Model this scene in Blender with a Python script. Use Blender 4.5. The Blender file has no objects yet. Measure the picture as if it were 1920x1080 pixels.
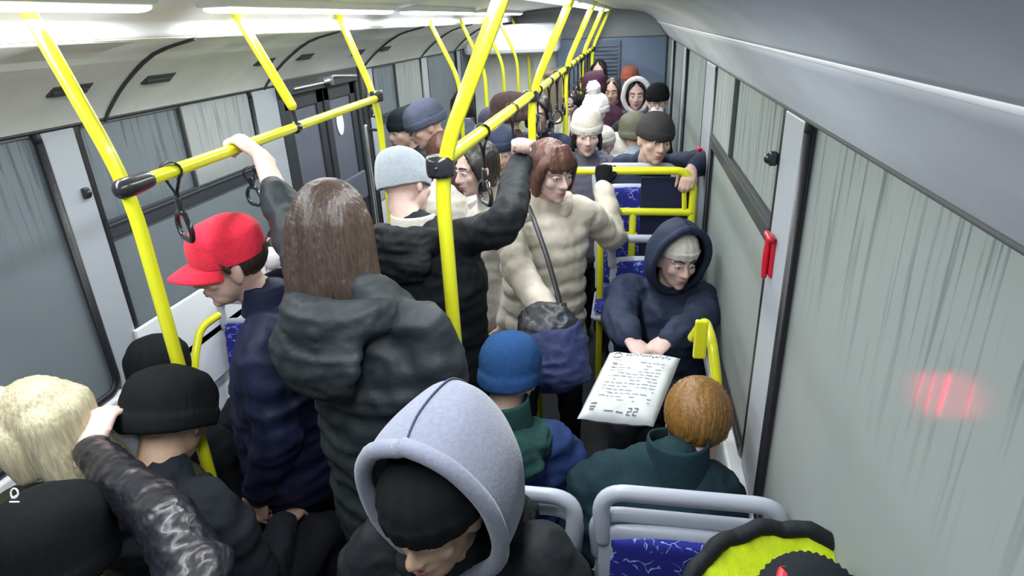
import bpy, bmesh, math, random
from mathutils import Vector, Matrix, noise
random.seed(7)
PI = math.pi
V = Vector
sc = bpy.context.scene
COL = sc.collection

# ------------------------------------------------------------------ camera
FPX = 1174.73
R3 = Matrix(((0.98344081, -0.03308211, 0.1781846),
             (0.17676625, 0.39195995, -0.90284057),
             (-0.03997336, 0.91938728, 0.39131721)))
CAM = V((0.8, 0.0, 2.15))
cd = bpy.data.cameras.new('camera')
cam = bpy.data.objects.new('camera', cd)
COL.objects.link(cam)
cd.sensor_width = 36.0
cd.lens = FPX / 1920 * 36.0
cd.clip_start = 0.03
cam.matrix_world = Matrix.Translation(CAM) @ R3.to_4x4()
sc.camera = cam

def at(px, py, d):
    """point seen at pixel (px,py) at depth d metres in front of the camera"""
    return CAM + R3 @ V(((px - 960) / FPX, -(py - 540) / FPX, -1.0)) * d

# ------------------------------------------------------------------ light and exposure
sc.view_settings.view_transform = 'Standard'
sc.view_settings.look = 'None'
sc.view_settings.gamma = 1
sc.view_settings.use_curve_mapping = False
sc.view_settings.exposure = 0.12
w = bpy.data.worlds.new('night_sky')
sc.world = w
w.use_nodes = True
w.node_tree.nodes['Background'].inputs['Color'].default_value = (0.62, 0.72, 0.74, 1)
w.node_tree.nodes['Background'].inputs['Strength'].default_value = 0.35

def area_lamp(name, loc, sx, sy, power, col, rot=(0, 0, 0)):
    l = bpy.data.lights.new(name, 'AREA')
    l.shape = 'RECTANGLE'; l.size = sx; l.size_y = sy
    l.energy = power; l.color = col
    o = bpy.data.objects.new(name, l)
    o.location = loc; o.rotation_euler = rot
    return o

# ------------------------------------------------------------------ materials
def newmat(name):
    m = bpy.data.materials.new(name); m.use_nodes = True
    return m, m.node_tree.nodes, m.node_tree.links, m.node_tree.nodes['Principled BSDF']

def bump(nt_nodes, links, b, scale, strength, stretch=(1, 1, 1), detail=3, dist=0.01):
    tc = nt_nodes.new('ShaderNodeTexCoord'); mp = nt_nodes.new('ShaderNodeMapping')
    mp.inputs['Scale'].default_value = stretch
    n = nt_nodes.new('ShaderNodeTexNoise'); n.inputs['Scale'].default_value = scale
    n.inputs['Detail'].default_value = detail
    bp = nt_nodes.new('ShaderNodeBump'); bp.inputs['Strength'].default_value = strength
    bp.inputs['Distance'].default_value = dist
    links.new(tc.outputs['Object'], mp.inputs['Vector']); links.new(mp.outputs[0], n.inputs['Vector'])
    links.new(n.outputs[0], bp.inputs['Height']); links.new(bp.outputs[0], b.inputs['Normal'])
    return n, mp

def mat(name, col, rough=0.6, metal=0.0, bscale=0, bstr=0.2, stretch=(1, 1, 1), var=0.0, sheen=0.0, spec=0.5, dist=0.01, coat=0.0):
    m, N, L, b = newmat(name)
    b.inputs['Base Color'].default_value = (*col, 1)
    b.inputs['Roughness'].default_value = rough
    b.inputs['Metallic'].default_value = metal
    b.inputs['Specular IOR Level'].default_value = spec
    b.inputs['Sheen Weight'].default_value = sheen
    b.inputs['Coat Weight'].default_value = coat
    if bscale:
        n, mp = bump(N, L, b, bscale, bstr, stretch, dist=dist)
        if var:
            r = N.new('ShaderNodeMapRange'); r.inputs['From Min'].default_value = 0.3; r.inputs['From Max'].default_value = 0.7
            r.inputs['To Min'].default_value = 1 - var; r.inputs['To Max'].default_value = 1 + var
            mx = N.new('ShaderNodeMix'); mx.data_type = 'RGBA'; mx.blend_type = 'MULTIPLY'
            mx.inputs['Factor'].default_value = 1; mx.inputs['A'].default_value = (*col, 1)
            L.new(n.outputs[0], r.inputs[0]); L.new(r.outputs[0], mx.inputs['B']); L.new(mx.outputs['Result'], b.inputs['Base Color'])
    return m

def cloth(name, col, rough=0.92, sc_=60, st=0.25, sheen=0.15, spec=0.2):
    m = mat(name, col, rough, 0, sc_ if sc_ > 55 else 16, st + .15, (1, 1, 1), 0.12, sheen if max(col) > .2 else 0.0, spec, 0.004 if sc_ > 55 else .014)
    for n in m.node_tree.nodes:
        if n.type == 'TEX_NOISE': n.inputs['Detail'].default_value = 9; n.inputs['Roughness'].default_value = .6
    return m

def emis(name, col, s):
    m, N, L, b = newmat(name)
    b.inputs['Base Color'].default_value = (*col, 1)
    b.inputs['Emission Color'].default_value = (*col, 1); b.inputs['Emission Strength'].default_value = s
    return m

def foggy(name, col, fog, streak=0.25, trans=0.5, za=1.45, zb=1.8):
    """pane with condensation: clear glass under a film of droplets with vertical runs"""
    m, N, L, b = newmat(name)
    out = N['Material Output']
    b.inputs['Base Color'].default_value = (*col, 1); b.inputs['Roughness'].default_value = 0.5
    b.inputs['Specular IOR Level'].default_value = 0.4
    tl = N.new('ShaderNodeBsdfTranslucent'); tl.inputs['Color'].default_value = (*col, 1)
    mx1 = N.new('ShaderNodeMixShader'); mx1.inputs[0].default_value = trans
    L.new(b.outputs[0], mx1.inputs[1]); L.new(tl.outputs[0], mx1.inputs[2])
    tp = N.new('ShaderNodeBsdfRefraction'); tp.inputs['Color'].default_value = (0.85, 0.9, 0.9, 1); tp.inputs['Roughness'].default_value = .13; tp.inputs['IOR'].default_value = 1.3
    mx2 = N.new('ShaderNodeMixShader')
    tc = N.new('ShaderNodeTexCoord'); mp = N.new('ShaderNodeMapping'); mp.inputs['Scale'].default_value = (1, 30, 1.3)
    n = N.new('ShaderNodeTexNoise'); n.inputs['Scale'].default_value = 1.6; n.inputs['Detail'].default_value = 4; n.inputs['Distortion'].default_value = 0.4
    L.new(tc.outputs['Object'], mp.inputs[0]); L.new(mp.outputs[0], n.inputs['Vector'])
    big = N.new('ShaderNodeTexNoise'); big.inputs['Scale'].default_value = 2.2; big.inputs['Detail'].default_value = 2
    L.new(tc.outputs['Object'], big.inputs['Vector'])
    sx = N.new('ShaderNodeSeparateXYZ'); L.new(tc.outputs['Object'], sx.inputs[0])
    zr = N.new('ShaderNodeMapRange'); zr.inputs['From Min'].default_value = za; zr.inputs['From Max'].default_value = zb
    L.new(sx.outputs[2], zr.inputs[0])                       # runs of water hang from the top of the pane
    nr = N.new('ShaderNodeMapRange'); nr.inputs['From Min'].default_value = 0.52; nr.inputs['From Max'].default_value = 0.62
    L.new(n.outputs[0], nr.inputs[0])
    mu = N.new('ShaderNodeMath'); mu.operation = 'MULTIPLY'; L.new(nr.outputs[0], mu.inputs[0]); L.new(zr.outputs[0], mu.inputs[1])
    mu2 = N.new('ShaderNodeMath'); mu2.operation = 'MULTIPLY_ADD'; mu2.inputs[1].default_value = -streak; mu2.inputs[2].default_value = fog
    L.new(mu.outputs[0], mu2.inputs[0])
    bg = N.new('ShaderNodeMath'); bg.operation = 'MULTIPLY_ADD'; bg.inputs[1].default_value = 0.3; bg.inputs[2].default_value = -0.15
    L.new(big.outputs[0], bg.inputs[0])
    ad = N.new('ShaderNodeMath'); ad.operation = 'ADD'; ad.use_clamp = True; L.new(mu2.outputs[0], ad.inputs[0]); L.new(bg.outputs[0], ad.inputs[1])
    L.new(ad.outputs[0], mx2.inputs[0]); L.new(tp.outputs[0], mx2.inputs[1]); L.new(mx1.outputs[0], mx2.inputs[2])
    L.new(mx2.outputs[0], out.inputs['Surface'])
    return m

def seat_fabric(name):
    m, N, L, b = newmat(name)
    tc = N.new('ShaderNodeTexCoord')
    no = N.new('ShaderNodeTexNoise'); no.inputs['Scale'].default_value = 14
    L.new(tc.outputs['Object'], no.inputs['Vector'])
    ad = N.new('ShaderNodeMix'); ad.data_type = 'VECTOR'; ad.inputs['Factor'].default_value = 0.12
    L.new(tc.outputs['Object'], ad.inputs['A']); L.new(no.outputs['Color'], ad.inputs['B'])
    v = N.new('ShaderNodeTexVoronoi'); v.feature = 'DISTANCE_TO_EDGE'; v.inputs['Scale'].default_value = 26
    L.new(ad.outputs['Result'], v.inputs['Vector'])
    cr = N.new('ShaderNodeMapRange'); cr.inputs['From Min'].default_value = 0.02; cr.inputs['From Max'].default_value = 0.045
    cr.inputs['To Min'].default_value = 1; cr.inputs['To Max'].default_value = 0
    L.new(v.outputs['Distance'], cr.inputs[0])
    n2 = N.new('ShaderNodeTexNoise'); n2.inputs['Scale'].default_value = 30; L.new(tc.outputs['Object'], n2.inputs['Vector'])
    m2 = N.new('ShaderNodeMapRange'); m2.inputs['From Min'].default_value = 0.48; m2.inputs['From Max'].default_value = 0.55
    L.new(n2.outputs[0], m2.inputs[0])
    mu = N.new('ShaderNodeMath'); mu.operation = 'MULTIPLY'; L.new(cr.outputs[0], mu.inputs[0]); L.new(m2.outputs[0], mu.inputs[1])
    mx = N.new('ShaderNodeMix'); mx.data_type = 'RGBA'; mx.inputs['A'].default_value = (0.012, 0.018, 0.24, 1); mx.inputs['B'].default_value = (0.32, 0.42, 0.8, 1)
    L.new(mu.outputs[0], mx.inputs['Factor']); L.new(mx.outputs['Result'], b.inputs['Base Color'])
    b.inputs['Roughness'].default_value = 0.9
    return m

M = dict(
    yellow=mat('yellow_enamel', (0.74, 0.75, 0.02), 0.28, 0, 40, 0.03, coat=0.3),
    black=mat('black_rubber', (0.012, 0.013, 0.016), 0.45, 0, 80, 0.1),
    blackp=mat('black_plastic', (0.02, 0.02, 0.025), 0.25, 0, 60, 0.05, coat=0.3),
    wall=mat('pale_grey_panel', (0.50, 0.53, 0.56), 0.45, 0, 20, 0.05, var=0.05),
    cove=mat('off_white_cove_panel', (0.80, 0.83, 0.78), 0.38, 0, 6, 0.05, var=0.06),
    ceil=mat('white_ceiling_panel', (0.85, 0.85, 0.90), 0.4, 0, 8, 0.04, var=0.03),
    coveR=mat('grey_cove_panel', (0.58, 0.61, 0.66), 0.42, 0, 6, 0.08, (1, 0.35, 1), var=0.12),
    pillar=mat('grey_pillar', (0.36, 0.39, 0.43), 0.45, 0, 20, 0.04),
    white=mat('white_panel', (0.80, 0.83, 0.86), 0.4, 0, 30, 0.04),
    slot=mat('dark_slot', (0.07, 0.075, 0.075), 0.7, 0, 30, 0.1),
    floor=mat('dark_bus_floor', (0.03, 0.032, 0.038), 0.75, 0, 90, 0.2, var=0.3),
    bulk=mat('blue_grey_bulkhead', (0.16, 0.22, 0.32), 0.5, 0, 20, 0.05),
    bulk2=mat('dark_blue_grey_grille', (0.11, 0.14, 0.21), 0.5, 0, 20, 0.05),
    tan=mat('tan_partition', (0.19, 0.155, 0.105), 0.5, 0, 18, 0.06, var=0.1),
    door=mat('dark_door_frame', (0.035, 0.04, 0.048), 0.4, 0, 30, 0.05),
    chrome=mat('brushed_steel', (0.6, 0.63, 0.66), 0.25, 1.0, 60, 0.04),
    plastic=mat('light_grey_seat_plastic', (0.47, 0.50, 0.58), 0.35, 0, 50, 0.05),
    fabric=seat_fabric('blue_scratch_pattern_fabric'),
    red=mat('red_plastic', (0.55, 0.012, 0.03), 0.35, 0, 50, 0.05),
    glassR=foggy('fogged_street_lit_tint_pane', (0.52, 0.57, 0.55), 0.84, 0.50, 0.45, 1.50, 1.90),  # condensation, with street light from outside painted into the whitish colour
    glassL=foggy('lightly_fogged_night_tint_pane', (0.24, 0.28, 0.31), 0.72, 0.4, 0.15),  # thinner fog; the dark night side is painted in as a darker tint
    glassD=foggy('door_pane', (0.18, 0.20, 0.25), 0.75, 0.1, 0.15),
    vent=foggy('fogged_vent_pane', (0.44, 0.47, 0.47), 0.85, 0.3, 0.2),
    lamp=emis('lamp_diffuser', (0.93, 0.95, 1.0), 5.0),
    skin=mat('skin', (0.60, 0.40, 0.33), 0.55, 0, 90, 0.08, var=0.05, dist=0.002),
    skinp=mat('pale_skin', (0.68, 0.47, 0.42), 0.55, 0, 90, 0.08, var=0.05, dist=0.002),
    skint=mat('tanned_skin', (0.50, 0.33, 0.23), 0.55, 0, 90, 0.08, var=0.05, dist=0.002),
    eye=mat('eye_white', (0.75, 0.75, 0.74), 0.2, 0, 90, 0.02),
    iris=mat('dark_iris', (0.02, 0.015, 0.012), 0.15, 0, 90, 0.02),
    lips=mat('lips', (0.42, 0.16, 0.15), 0.5, 0, 90, 0.05),
    trouser=cloth('dark_trouser_cloth', (0.014, 0.016, 0.022)),
    shoe=mat('black_shoe_leather', (0.012, 0.012, 0.013), 0.4, 0, 60, 0.1),
    c_black=cloth('matte_black_cloth', (0.005, 0.0065, 0.008)),
    c_black2=cloth('black_coat_cloth', (0.009, 0.012, 0.015), 0.7, 45, 0.2, 0.05, 0.3),
    c_puffw=cloth('slate_black_puffer_cloth', (0.017, 0.023, 0.027), 0.6, 40, 0.2, 0.1, 0.35),
    c_char=cloth('charcoal_cloth', (0.014, 0.018, 0.023)),
    c_green=cloth('dark_green_cloth', (0.018, 0.060, 0.055)),
    c_teal=cloth('dark_teal_cloth', (0.016, 0.040, 0.050)),
    c_navy=cloth('navy_cloth', (0.012, 0.016, 0.05), 0.6, 50, 0.15, 0.05, 0.35),
    c_navy2=cloth('dull_navy_coat_cloth', (0.027, 0.036, 0.070), 0.7, 45, 0.2),
    c_blue=cloth('deep_blue_cloth', (0.022, 0.045, 0.15), 0.75, 45, 0.2),
    c_bluehat=cloth('blue_knit', (0.020, 0.070, 0.20), 0.95, 90, 0.5),
    c_greyhood=cloth('heather_grey_fleece', (0.205, 0.22, 0.285), 0.95, 120, 0.3, 0.3),
    c_greyknit=cloth('pale_grey_knit', (0.36, 0.40, 0.45), 0.95, 110, 0.5, 0.3),
    c_beige=cloth('cream_puffer_cloth', (0.60, 0.54, 0.45), 0.7, 45, 0.15, 0.1, 0.3),
    c_cream=cloth('cream_knit', (0.66, 0.62, 0.55), 0.95, 90, 0.5, 0.3),
    c_redcap=cloth('red_cap_cloth', (0.74, 0.028, 0.06), 0.8, 90, 0.2, 0.1),
    c_purple=cloth('mauve_grey_cloth', (0.14, 0.135, 0.18)),
    c_brown=cloth('dark_brown_fur', (0.07, 0.045, 0.045), 1.0, 70, 0.9, 0.4),
    c_olive=cloth('olive_grey_knit', (0.14, 0.14, 0.10), 0.95, 90, 0.5),
    c_olivej=cloth('olive_coat_cloth', (0.055, 0.058, 0.032), 0.9),
    c_dkcap=cloth('dark_brown_grey_knit', (0.045, 0.042, 0.045), 0.95, 90, 0.4),
    c_burg=cloth('burgundy_knit', (0.075, 0.030, 0.055), 0.95, 90, 0.5),
    c_orange=cloth('rust_orange_knit', (0.36, 0.10, 0.06), 0.95, 90, 0.5),
    c_white=cloth('white_fleece', (0.75, 0.73, 0.74), 0.95, 90, 0.5, 0.3),
    c_slate=cloth('slate_blue_knit', (0.075, 0.085, 0.13), 0.95, 90, 0.5, 0.3),
    c_shiny=mat('glossy_black_puffer_nylon', (0.010, 0.010, 0.015), 0.36, 0, 9, 0.9, (1, 1, 2.2), spec=0.5, dist=0.025, coat=0.1),
    c_sleeve=cloth('dark_mauve_sleeve_cloth', (0.06, 0.06, 0.085)),
    c_hivis=cloth('yellow_green_lining', (0.52, 0.66, 0.0), 0.6, 30, 0.3, 0.05, 0.4),
    h_brown=mat('dark_brown_hair', (0.050, 0.032, 0.024), 0.42, 0, 30, 0.5, (6, 6, 0.5), 0.35, dist=0.004),
    h_brown2=mat('chestnut_hair', (0.105, 0.046, 0.032), 0.45, 0, 30, 0.5, (6, 6, 0.5), 0.35, dist=0.004),
    h_blonde=mat('pale_blonde_hair', (0.44, 0.40, 0.26), 0.45, 0, 30, 0.5, (6, 6, 0.4), 0.25, dist=0.004),
    h_ginger=mat('ginger_brown_hair', (0.24, 0.12, 0.028), 0.42, 0, 30, 0.5, (6, 6, 0.6), 0.35, dist=0.004),
    h_dark=mat('near_black_hair', (0.016, 0.013, 0.012), 0.45, 0, 30, 0.5, (6, 6, 0.6), 0.3, dist=0.004),
    bagwhite=mat('white_plastic_bag_film', (0.80, 0.83, 0.85), 0.35, 0, 7, 0.5, (1, 1, 1), 0.02, spec=0.5, dist=0.02),
    print=mat('dark_grey_print_ink', (0.10, 0.11, 0.13), 0.6, 0, 60, 0.03),
    printr=mat('faded_red_print_ink', (0.55, 0.25, 0.25), 0.6, 0, 60, 0.03),
    bagblue=cloth('navy_blue_bag_cloth', (0.022, 0.032, 0.095), 0.6, 30, 0.2),
    asphalt=mat('wet_slushy_asphalt', (0.10, 0.11, 0.12), 0.4, 0, 4, 0.3, var=0.5),
    carpaint=mat('dark_grey_car_paint', (0.045, 0.055, 0.07), 0.3, 0, 10, 0.05, coat=0.5),
    carglass=mat('dark_car_glass', (0.02, 0.025, 0.03), 0.1, 0, 10, 0.02),
    tail=emis('red_tail_light', (1.0, 0.02, 0.08), 8.0),
)

# ------------------------------------------------------------------ object helpers
def fin(name, bm, m, parent=None, base=None, smooth=True, struct=False, label=None):
    me = bpy.data.meshes.new(name)
    if isinstance(bm, bpy.types.Mesh): me = bm; me.name = name
    else: bm.to_mesh(me); bm.free()
    o = bpy.data.objects.new(name, me); COL.objects.link(o)
    me.materials.clear()
    for x in (m if isinstance(m, (list, tuple)) else [m]): me.materials.append(x)
    if smooth: me.shade_smooth() if hasattr(me, 'shade_smooth') else [setattr(p, 'use_smooth', True) for p in me.polygons]
    if base is not None: me.transform(Matrix.Translation(-base))
    if parent is not None: o.parent = parent
    elif base is not None: o.location = base
    if struct: o['kind'] = 'structure'
    if label: o['label'] = label
    return o

def tag(o, label, cat, group=None):
    o['label'] = label; o['category'] = cat
    if group: o['group'] = group
    return o

def thing(name, loc, label, cat, group=None):
    o = bpy.data.objects.new(name, None); COL.objects.link(o); o.location = loc
    o.empty_display_size = 0.1
    return tag(o, label, cat, group)

def copy_tree(src, loc, label=None):
    r = src.copy(); COL.objects.link(r); r.location = loc
    if label: r['label'] = label
    for ch in list(src.children):
        c = ch.copy(); COL.objects.link(c); c.parent = r
        for g in list(ch.children):
            d = g.copy(); COL.objects.link(d); d.parent = c
    return r

def box(bm, a, b, mi=0):
    xs = (a[0], b[0]); ys = (a[1], b[1]); zs = (a[2], b[2])
    v = [bm.verts.new((xs[i], ys[j], zs[k])) for i in (0, 1) for j in (0, 1) for k in (0, 1)]
    for f in ((0, 1, 3, 2), (4, 6, 7, 5), (0, 4, 5, 1), (2, 3, 7, 6), (0, 2, 6, 4), (1, 5, 7, 3)):
        bm.faces.new([v[i] for i in f]).material_index = mi

def bevel(bm, w=0.004, seg=2):
    bmesh.ops.recalc_face_normals(bm, faces=bm.faces)
    bmesh.ops.bevel(bm, geom=list(bm.edges), offset=w, segments=seg, affect='EDGES', profile=0.5)

def boxes(name, bl, m, bw=0.003, **k):
    bm = bmesh.new()
    for a, b in bl: box(bm, a, b)
    if bw: bevel(bm, bw)
    return fin(name, bm, m, smooth=False, **k)

def catmull(pts, n):
    """pts: list of tuples any length -> smooth resampled list of tuples"""
    P = [tuple(p) for p in pts]; out = []
    for i in range(len(P) - 1):
        p0 = P[max(i - 1, 0)]; p1 = P[i]; p2 = P[i + 1]; p3 = P[min(i + 2, len(P) - 1)]
        for j in range(n):
            t = j / n
            out.append(tuple(0.5 * ((2 * b) + (c - a) * t + (2 * a - 5 * b + 4 * c - d) * t * t + (-a + 3 * b - 3 * c + d) * t ** 3) for a, b, c, d in zip(p0, p1, p2, p3)))
    out.append(P[-1]); return out

def loft(bm, st, side=V((1, 0, 0)), n=14, sub=4, cap=True, puff=None, closed=False):
    """st: stations (x,y,z,rx,ry): closed tube with rounded ends. puff=(period, depth)"""
    st = [tuple(s) if len(s) == 5 else (*s, s[3]) for s in st]
    S = catmull(st, sub) if sub > 1 else st
    if puff:
        fine = []; L = 0
        for i in range(len(S) - 1):
            a, b = S[i], S[i + 1]; d = (V(b[:3]) - V(a[:3])).length
            k = max(1, int(d / (puff[0] / 8)))
            for j in range(k):
                t = j / k; q = [x + (y - x) * t for x, y in zip(a, b)]
                f = 1 - puff[1] * (1 - abs(math.sin((L + d * t) / puff[0] * PI)) ** 0.6)
                q[3] *= f; q[4] *= f; fine.append(tuple(q))
            L += d
        fine.append(S[-1]); S = fine
    rings = []
    m = len(S)
    sd = V(side).normalized()
    def frame(i):
        a = V(S[max(i - 1, 0)][:3]); b = V(S[min(i + 1, m - 1)][:3])
        t = (b - a)
        t = t.normalized() if t.length > 1e-9 else V((0, 0, 1))
        return t
    fr = []
    for i in range(m):
        t = frame(i); s = sd - t * sd.dot(t)
        if s.length < 0.15:
            alt = V((0, 0, 1)) if abs(t.z) < 0.8 else V((0, 1, 0)); s = alt - t * alt.dot(t)
        s.normalize(); sd = s.copy() if not closed else sd
        fr.append((t, s, t.cross(s)))
    def ring(c, t, s, u, rx, ry):
        return [bm.verts.new(c + s * (math.cos(2 * PI * k / n) * rx) + u * (math.sin(2 * PI * k / n) * ry)) for k in range(n)]
    if cap:
        c = V(S[0][:3]); t, s, u = fr[0]; rx, ry = S[0][3:5]; rr = min(rx, ry)
        for a in (75, 50, 25):
            A = math.radians(a); rings.append(ring(c - t * rr * math.sin(A), t, s, u, rx * math.cos(A), ry * math.cos(A)))
    for i in range(m):
        t, s, u = fr[i]; rings.append(ring(V(S[i][:3]), t, s, u, S[i][3], S[i][4]))
    if cap:
        c = V(S[-1][:3]); t, s, u = fr[-1]; rx, ry = S[-1][3:5]; rr = min(rx, ry)
        for a in (25, 50, 75):
            A = math.radians(a); rings.append(ring(c + t * rr * math.sin(A), t, s, u, rx * math.cos(A), ry * math.cos(A)))
    for i in range(len(rings) - 1):
        for k in range(n):
            bm.faces.new((rings[i][k], rings[i][(k + 1) % n], rings[i + 1][(k + 1) % n], rings[i + 1][k]))
    bm.faces.new(rings[0][::-1]); bm.faces.new(rings[-1])
    return rings

def tube(bm, pts, r, n=12, sub=1, cap=True):
    loft(bm, [(*p, r, r) for p in pts], n=n, sub=sub, cap=cap)

def bent(pts, rad=0.06, k=6):
    """polyline with rounded corners"""
    P = [V(p) for p in pts]; out = [P[0]]
    for i in range(1, len(P) - 1):
        a = (P[i - 1] - P[i]); b = (P[i + 1] - P[i]); r = min(rad, a.length / 2.1, b.length / 2.1)
        A = P[i] + a.normalized() * r; B = P[i] + b.normalized() * r
        for j in range(k + 1):
            t = j / k; out.append(A * (1 - t) ** 2 + P[i] * 2 * t * (1 - t) + B * t * t)
    out.append(P[-1]); return out

def ell(bm, c, r, rot=None, n=16, k=10):
    res = bmesh.ops.create_uvsphere(bm, u_segments=n, v_segments=k, radius=1)
    T = Matrix.Translation(V(c)) @ (rot.to_4x4() if rot else Matrix.Identity(4)) @ Matrix.Diagonal((r[0], r[1], r[2], 1))
    bmesh.ops.transform(bm, matrix=T, verts=res['verts'])

def remesh(bm, voxel, smooth=6, disp=None):
    bmesh.ops.recalc_face_normals(bm, faces=bm.faces)
    me = bpy.data.meshes.new('tmp'); bm.to_mesh(me); bm.free()
    o = bpy.data.objects.new('tmp', me); COL.objects.link(o)
    a = o.modifiers.new('r', 'REMESH'); a.mode = 'VOXEL'; a.voxel_size = voxel; a.adaptivity = 0
    if smooth:
        s = o.modifiers.new('s', 'SMOOTH'); s.iterations = smooth; s.factor = 0.5
    dg = bpy.context.evaluated_depsgraph_get()
    out = bpy.data.meshes.new_from_object(o.evaluated_get(dg))
    bpy.data.objects.remove(o); bpy.data.meshes.remove(me)
    if disp:
        nr = [v.normal.copy() for v in out.vertices]
        for v, q in zip(out.vertices, nr):
            v.co = v.co + q * disp(v.co, q)
    return out

def folds(amp=0.006, s=9.0, zs=1.0, seed=0.0):
    def f(p, n):
        q = V((p.x * s + seed, p.y * s, p.z * s * zs))
        a = noise.noise(q); b = noise.noise(q * 2.3 + V((5, 2, 1)))
        c = noise.noise(V((q.x * .5, q.y * .5, q.z * 2.2)))
        return amp * ((1 - abs(a) * 3.0) * 0.6 + (1 - abs(b) * 3.2) * 0.35 + (1 - abs(c) * 4) * .55 - .6)
    return f

# ------------------------------------------------------------------ people
def rotm(yaw, pitch=0, roll=0):
    """yaw 0 looks along +Y, 90 looks along -X; pitch > 0 looks down"""
    return Matrix.Rotation(math.radians(yaw), 3, 'Z') @ Matrix.Rotation(math.radians(-pitch), 3, 'X') @ Matrix.Rotation(math.radians(roll), 3, 'Y')

def add_hand(bm, wrist, d, n, ts, curl=(25, 30, 20), spread=1.0, s=1.0, thumb=0.5):
    """wrist point, finger direction d, palm-facing direction n, ts=+1/-1 side of the thumb along d x n"""
    d = V(d).normalized(); n = (V(n) - d * V(n).dot(d)).normalized(); a = d.cross(n) * ts
    W = V(wrist)
    loft(bm, [(*(W - d * 0.03 * s), 0.027 * s, 0.02 * s), (*(W + d * 0.01 * s), 0.028 * s, 0.018 * s), (*(W + d * 0.05 * s), 0.038 * s, 0.016 * s), (*(W + d * 0.085 * s), 0.038 * s, 0.013 * s)], side=a, n=12, sub=3)
    for i, (off, L) in enumerate(((0.030, 0.042), (0.0105, 0.047), (-0.0095, 0.043), (-0.029, 0.034))):
        p = W + d * (0.086 - abs(off) * 0.2) * s + a * off * s
        dd = d + a * off * 1.5 * (spread - 1 + 0.15); dd.normalize(); ang = 0; pts = [(*p, 0.0090 * s)]
        c0 = dd.copy()
        for k, sc2 in enumerate((1.0, 0.66, 0.52)):
            ang += math.radians(curl[k]) * (1 + 0.06 * i)
            p = p + (c0 * math.cos(ang) + n * math.sin(ang)) * L * sc2 * s
            pts.append((*p, (0.0085, 0.0078, 0.0068)[k] * s))
        loft(bm, pts, side=a, n=8, sub=2)
    p = W + d * 0.022 * s + a * 0.024 * s
    t1 = (d * 0.75 + a * 0.75 + n * 0.35 * (1 + thumb)).normalized(); t2 = (d * 0.9 + a * (0.45 - thumb * 0.9) + n * 0.7 * (thumb + 0.3)).normalized()
    q = p + t1 * 0.042 * s; r_ = q + t2 * 0.032 * s; r2 = r_ + (t2 + n * 0.2 * thumb).normalized() * 0.022 * s
    loft(bm, [(*p, 0.014 * s), (*q, 0.0115 * s), (*r_, 0.010 * s), (*r2, 0.008 * s)], side=a, n=8, sub=2)

def grip(G, axis, d, n_hint, r=0.018):
    """wrist,d,n so that a fist closes round a bar through G"""
    A = V(axis).normalized(); d = (V(d) - A * V(d).dot(A)).normalized(); n = A.cross(d)
    if n.dot(V(n_hint)) < 0: n = -n
    return V(G) - n * (r + 0.014) - d * 0.075, d, n

def ik(S, W, hint, l1=0.29, l2=0.26):
    S = V(S); W = V(W); D = W - S; L = D.length
    if L > l1 + l2 - 0.004:
        k = L / (l1 + l2 - 0.004); l1 *= k; l2 *= k
    t = D.normalized(); a = (l1 * l1 - l2 * l2 + L * L) / (2 * L); h = math.sqrt(max(l1 * l1 - a * a, 0))
    hv = V(hint) - t * V(hint).dot(t); hv.normalize()
    return S + t * a + hv * h

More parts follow.
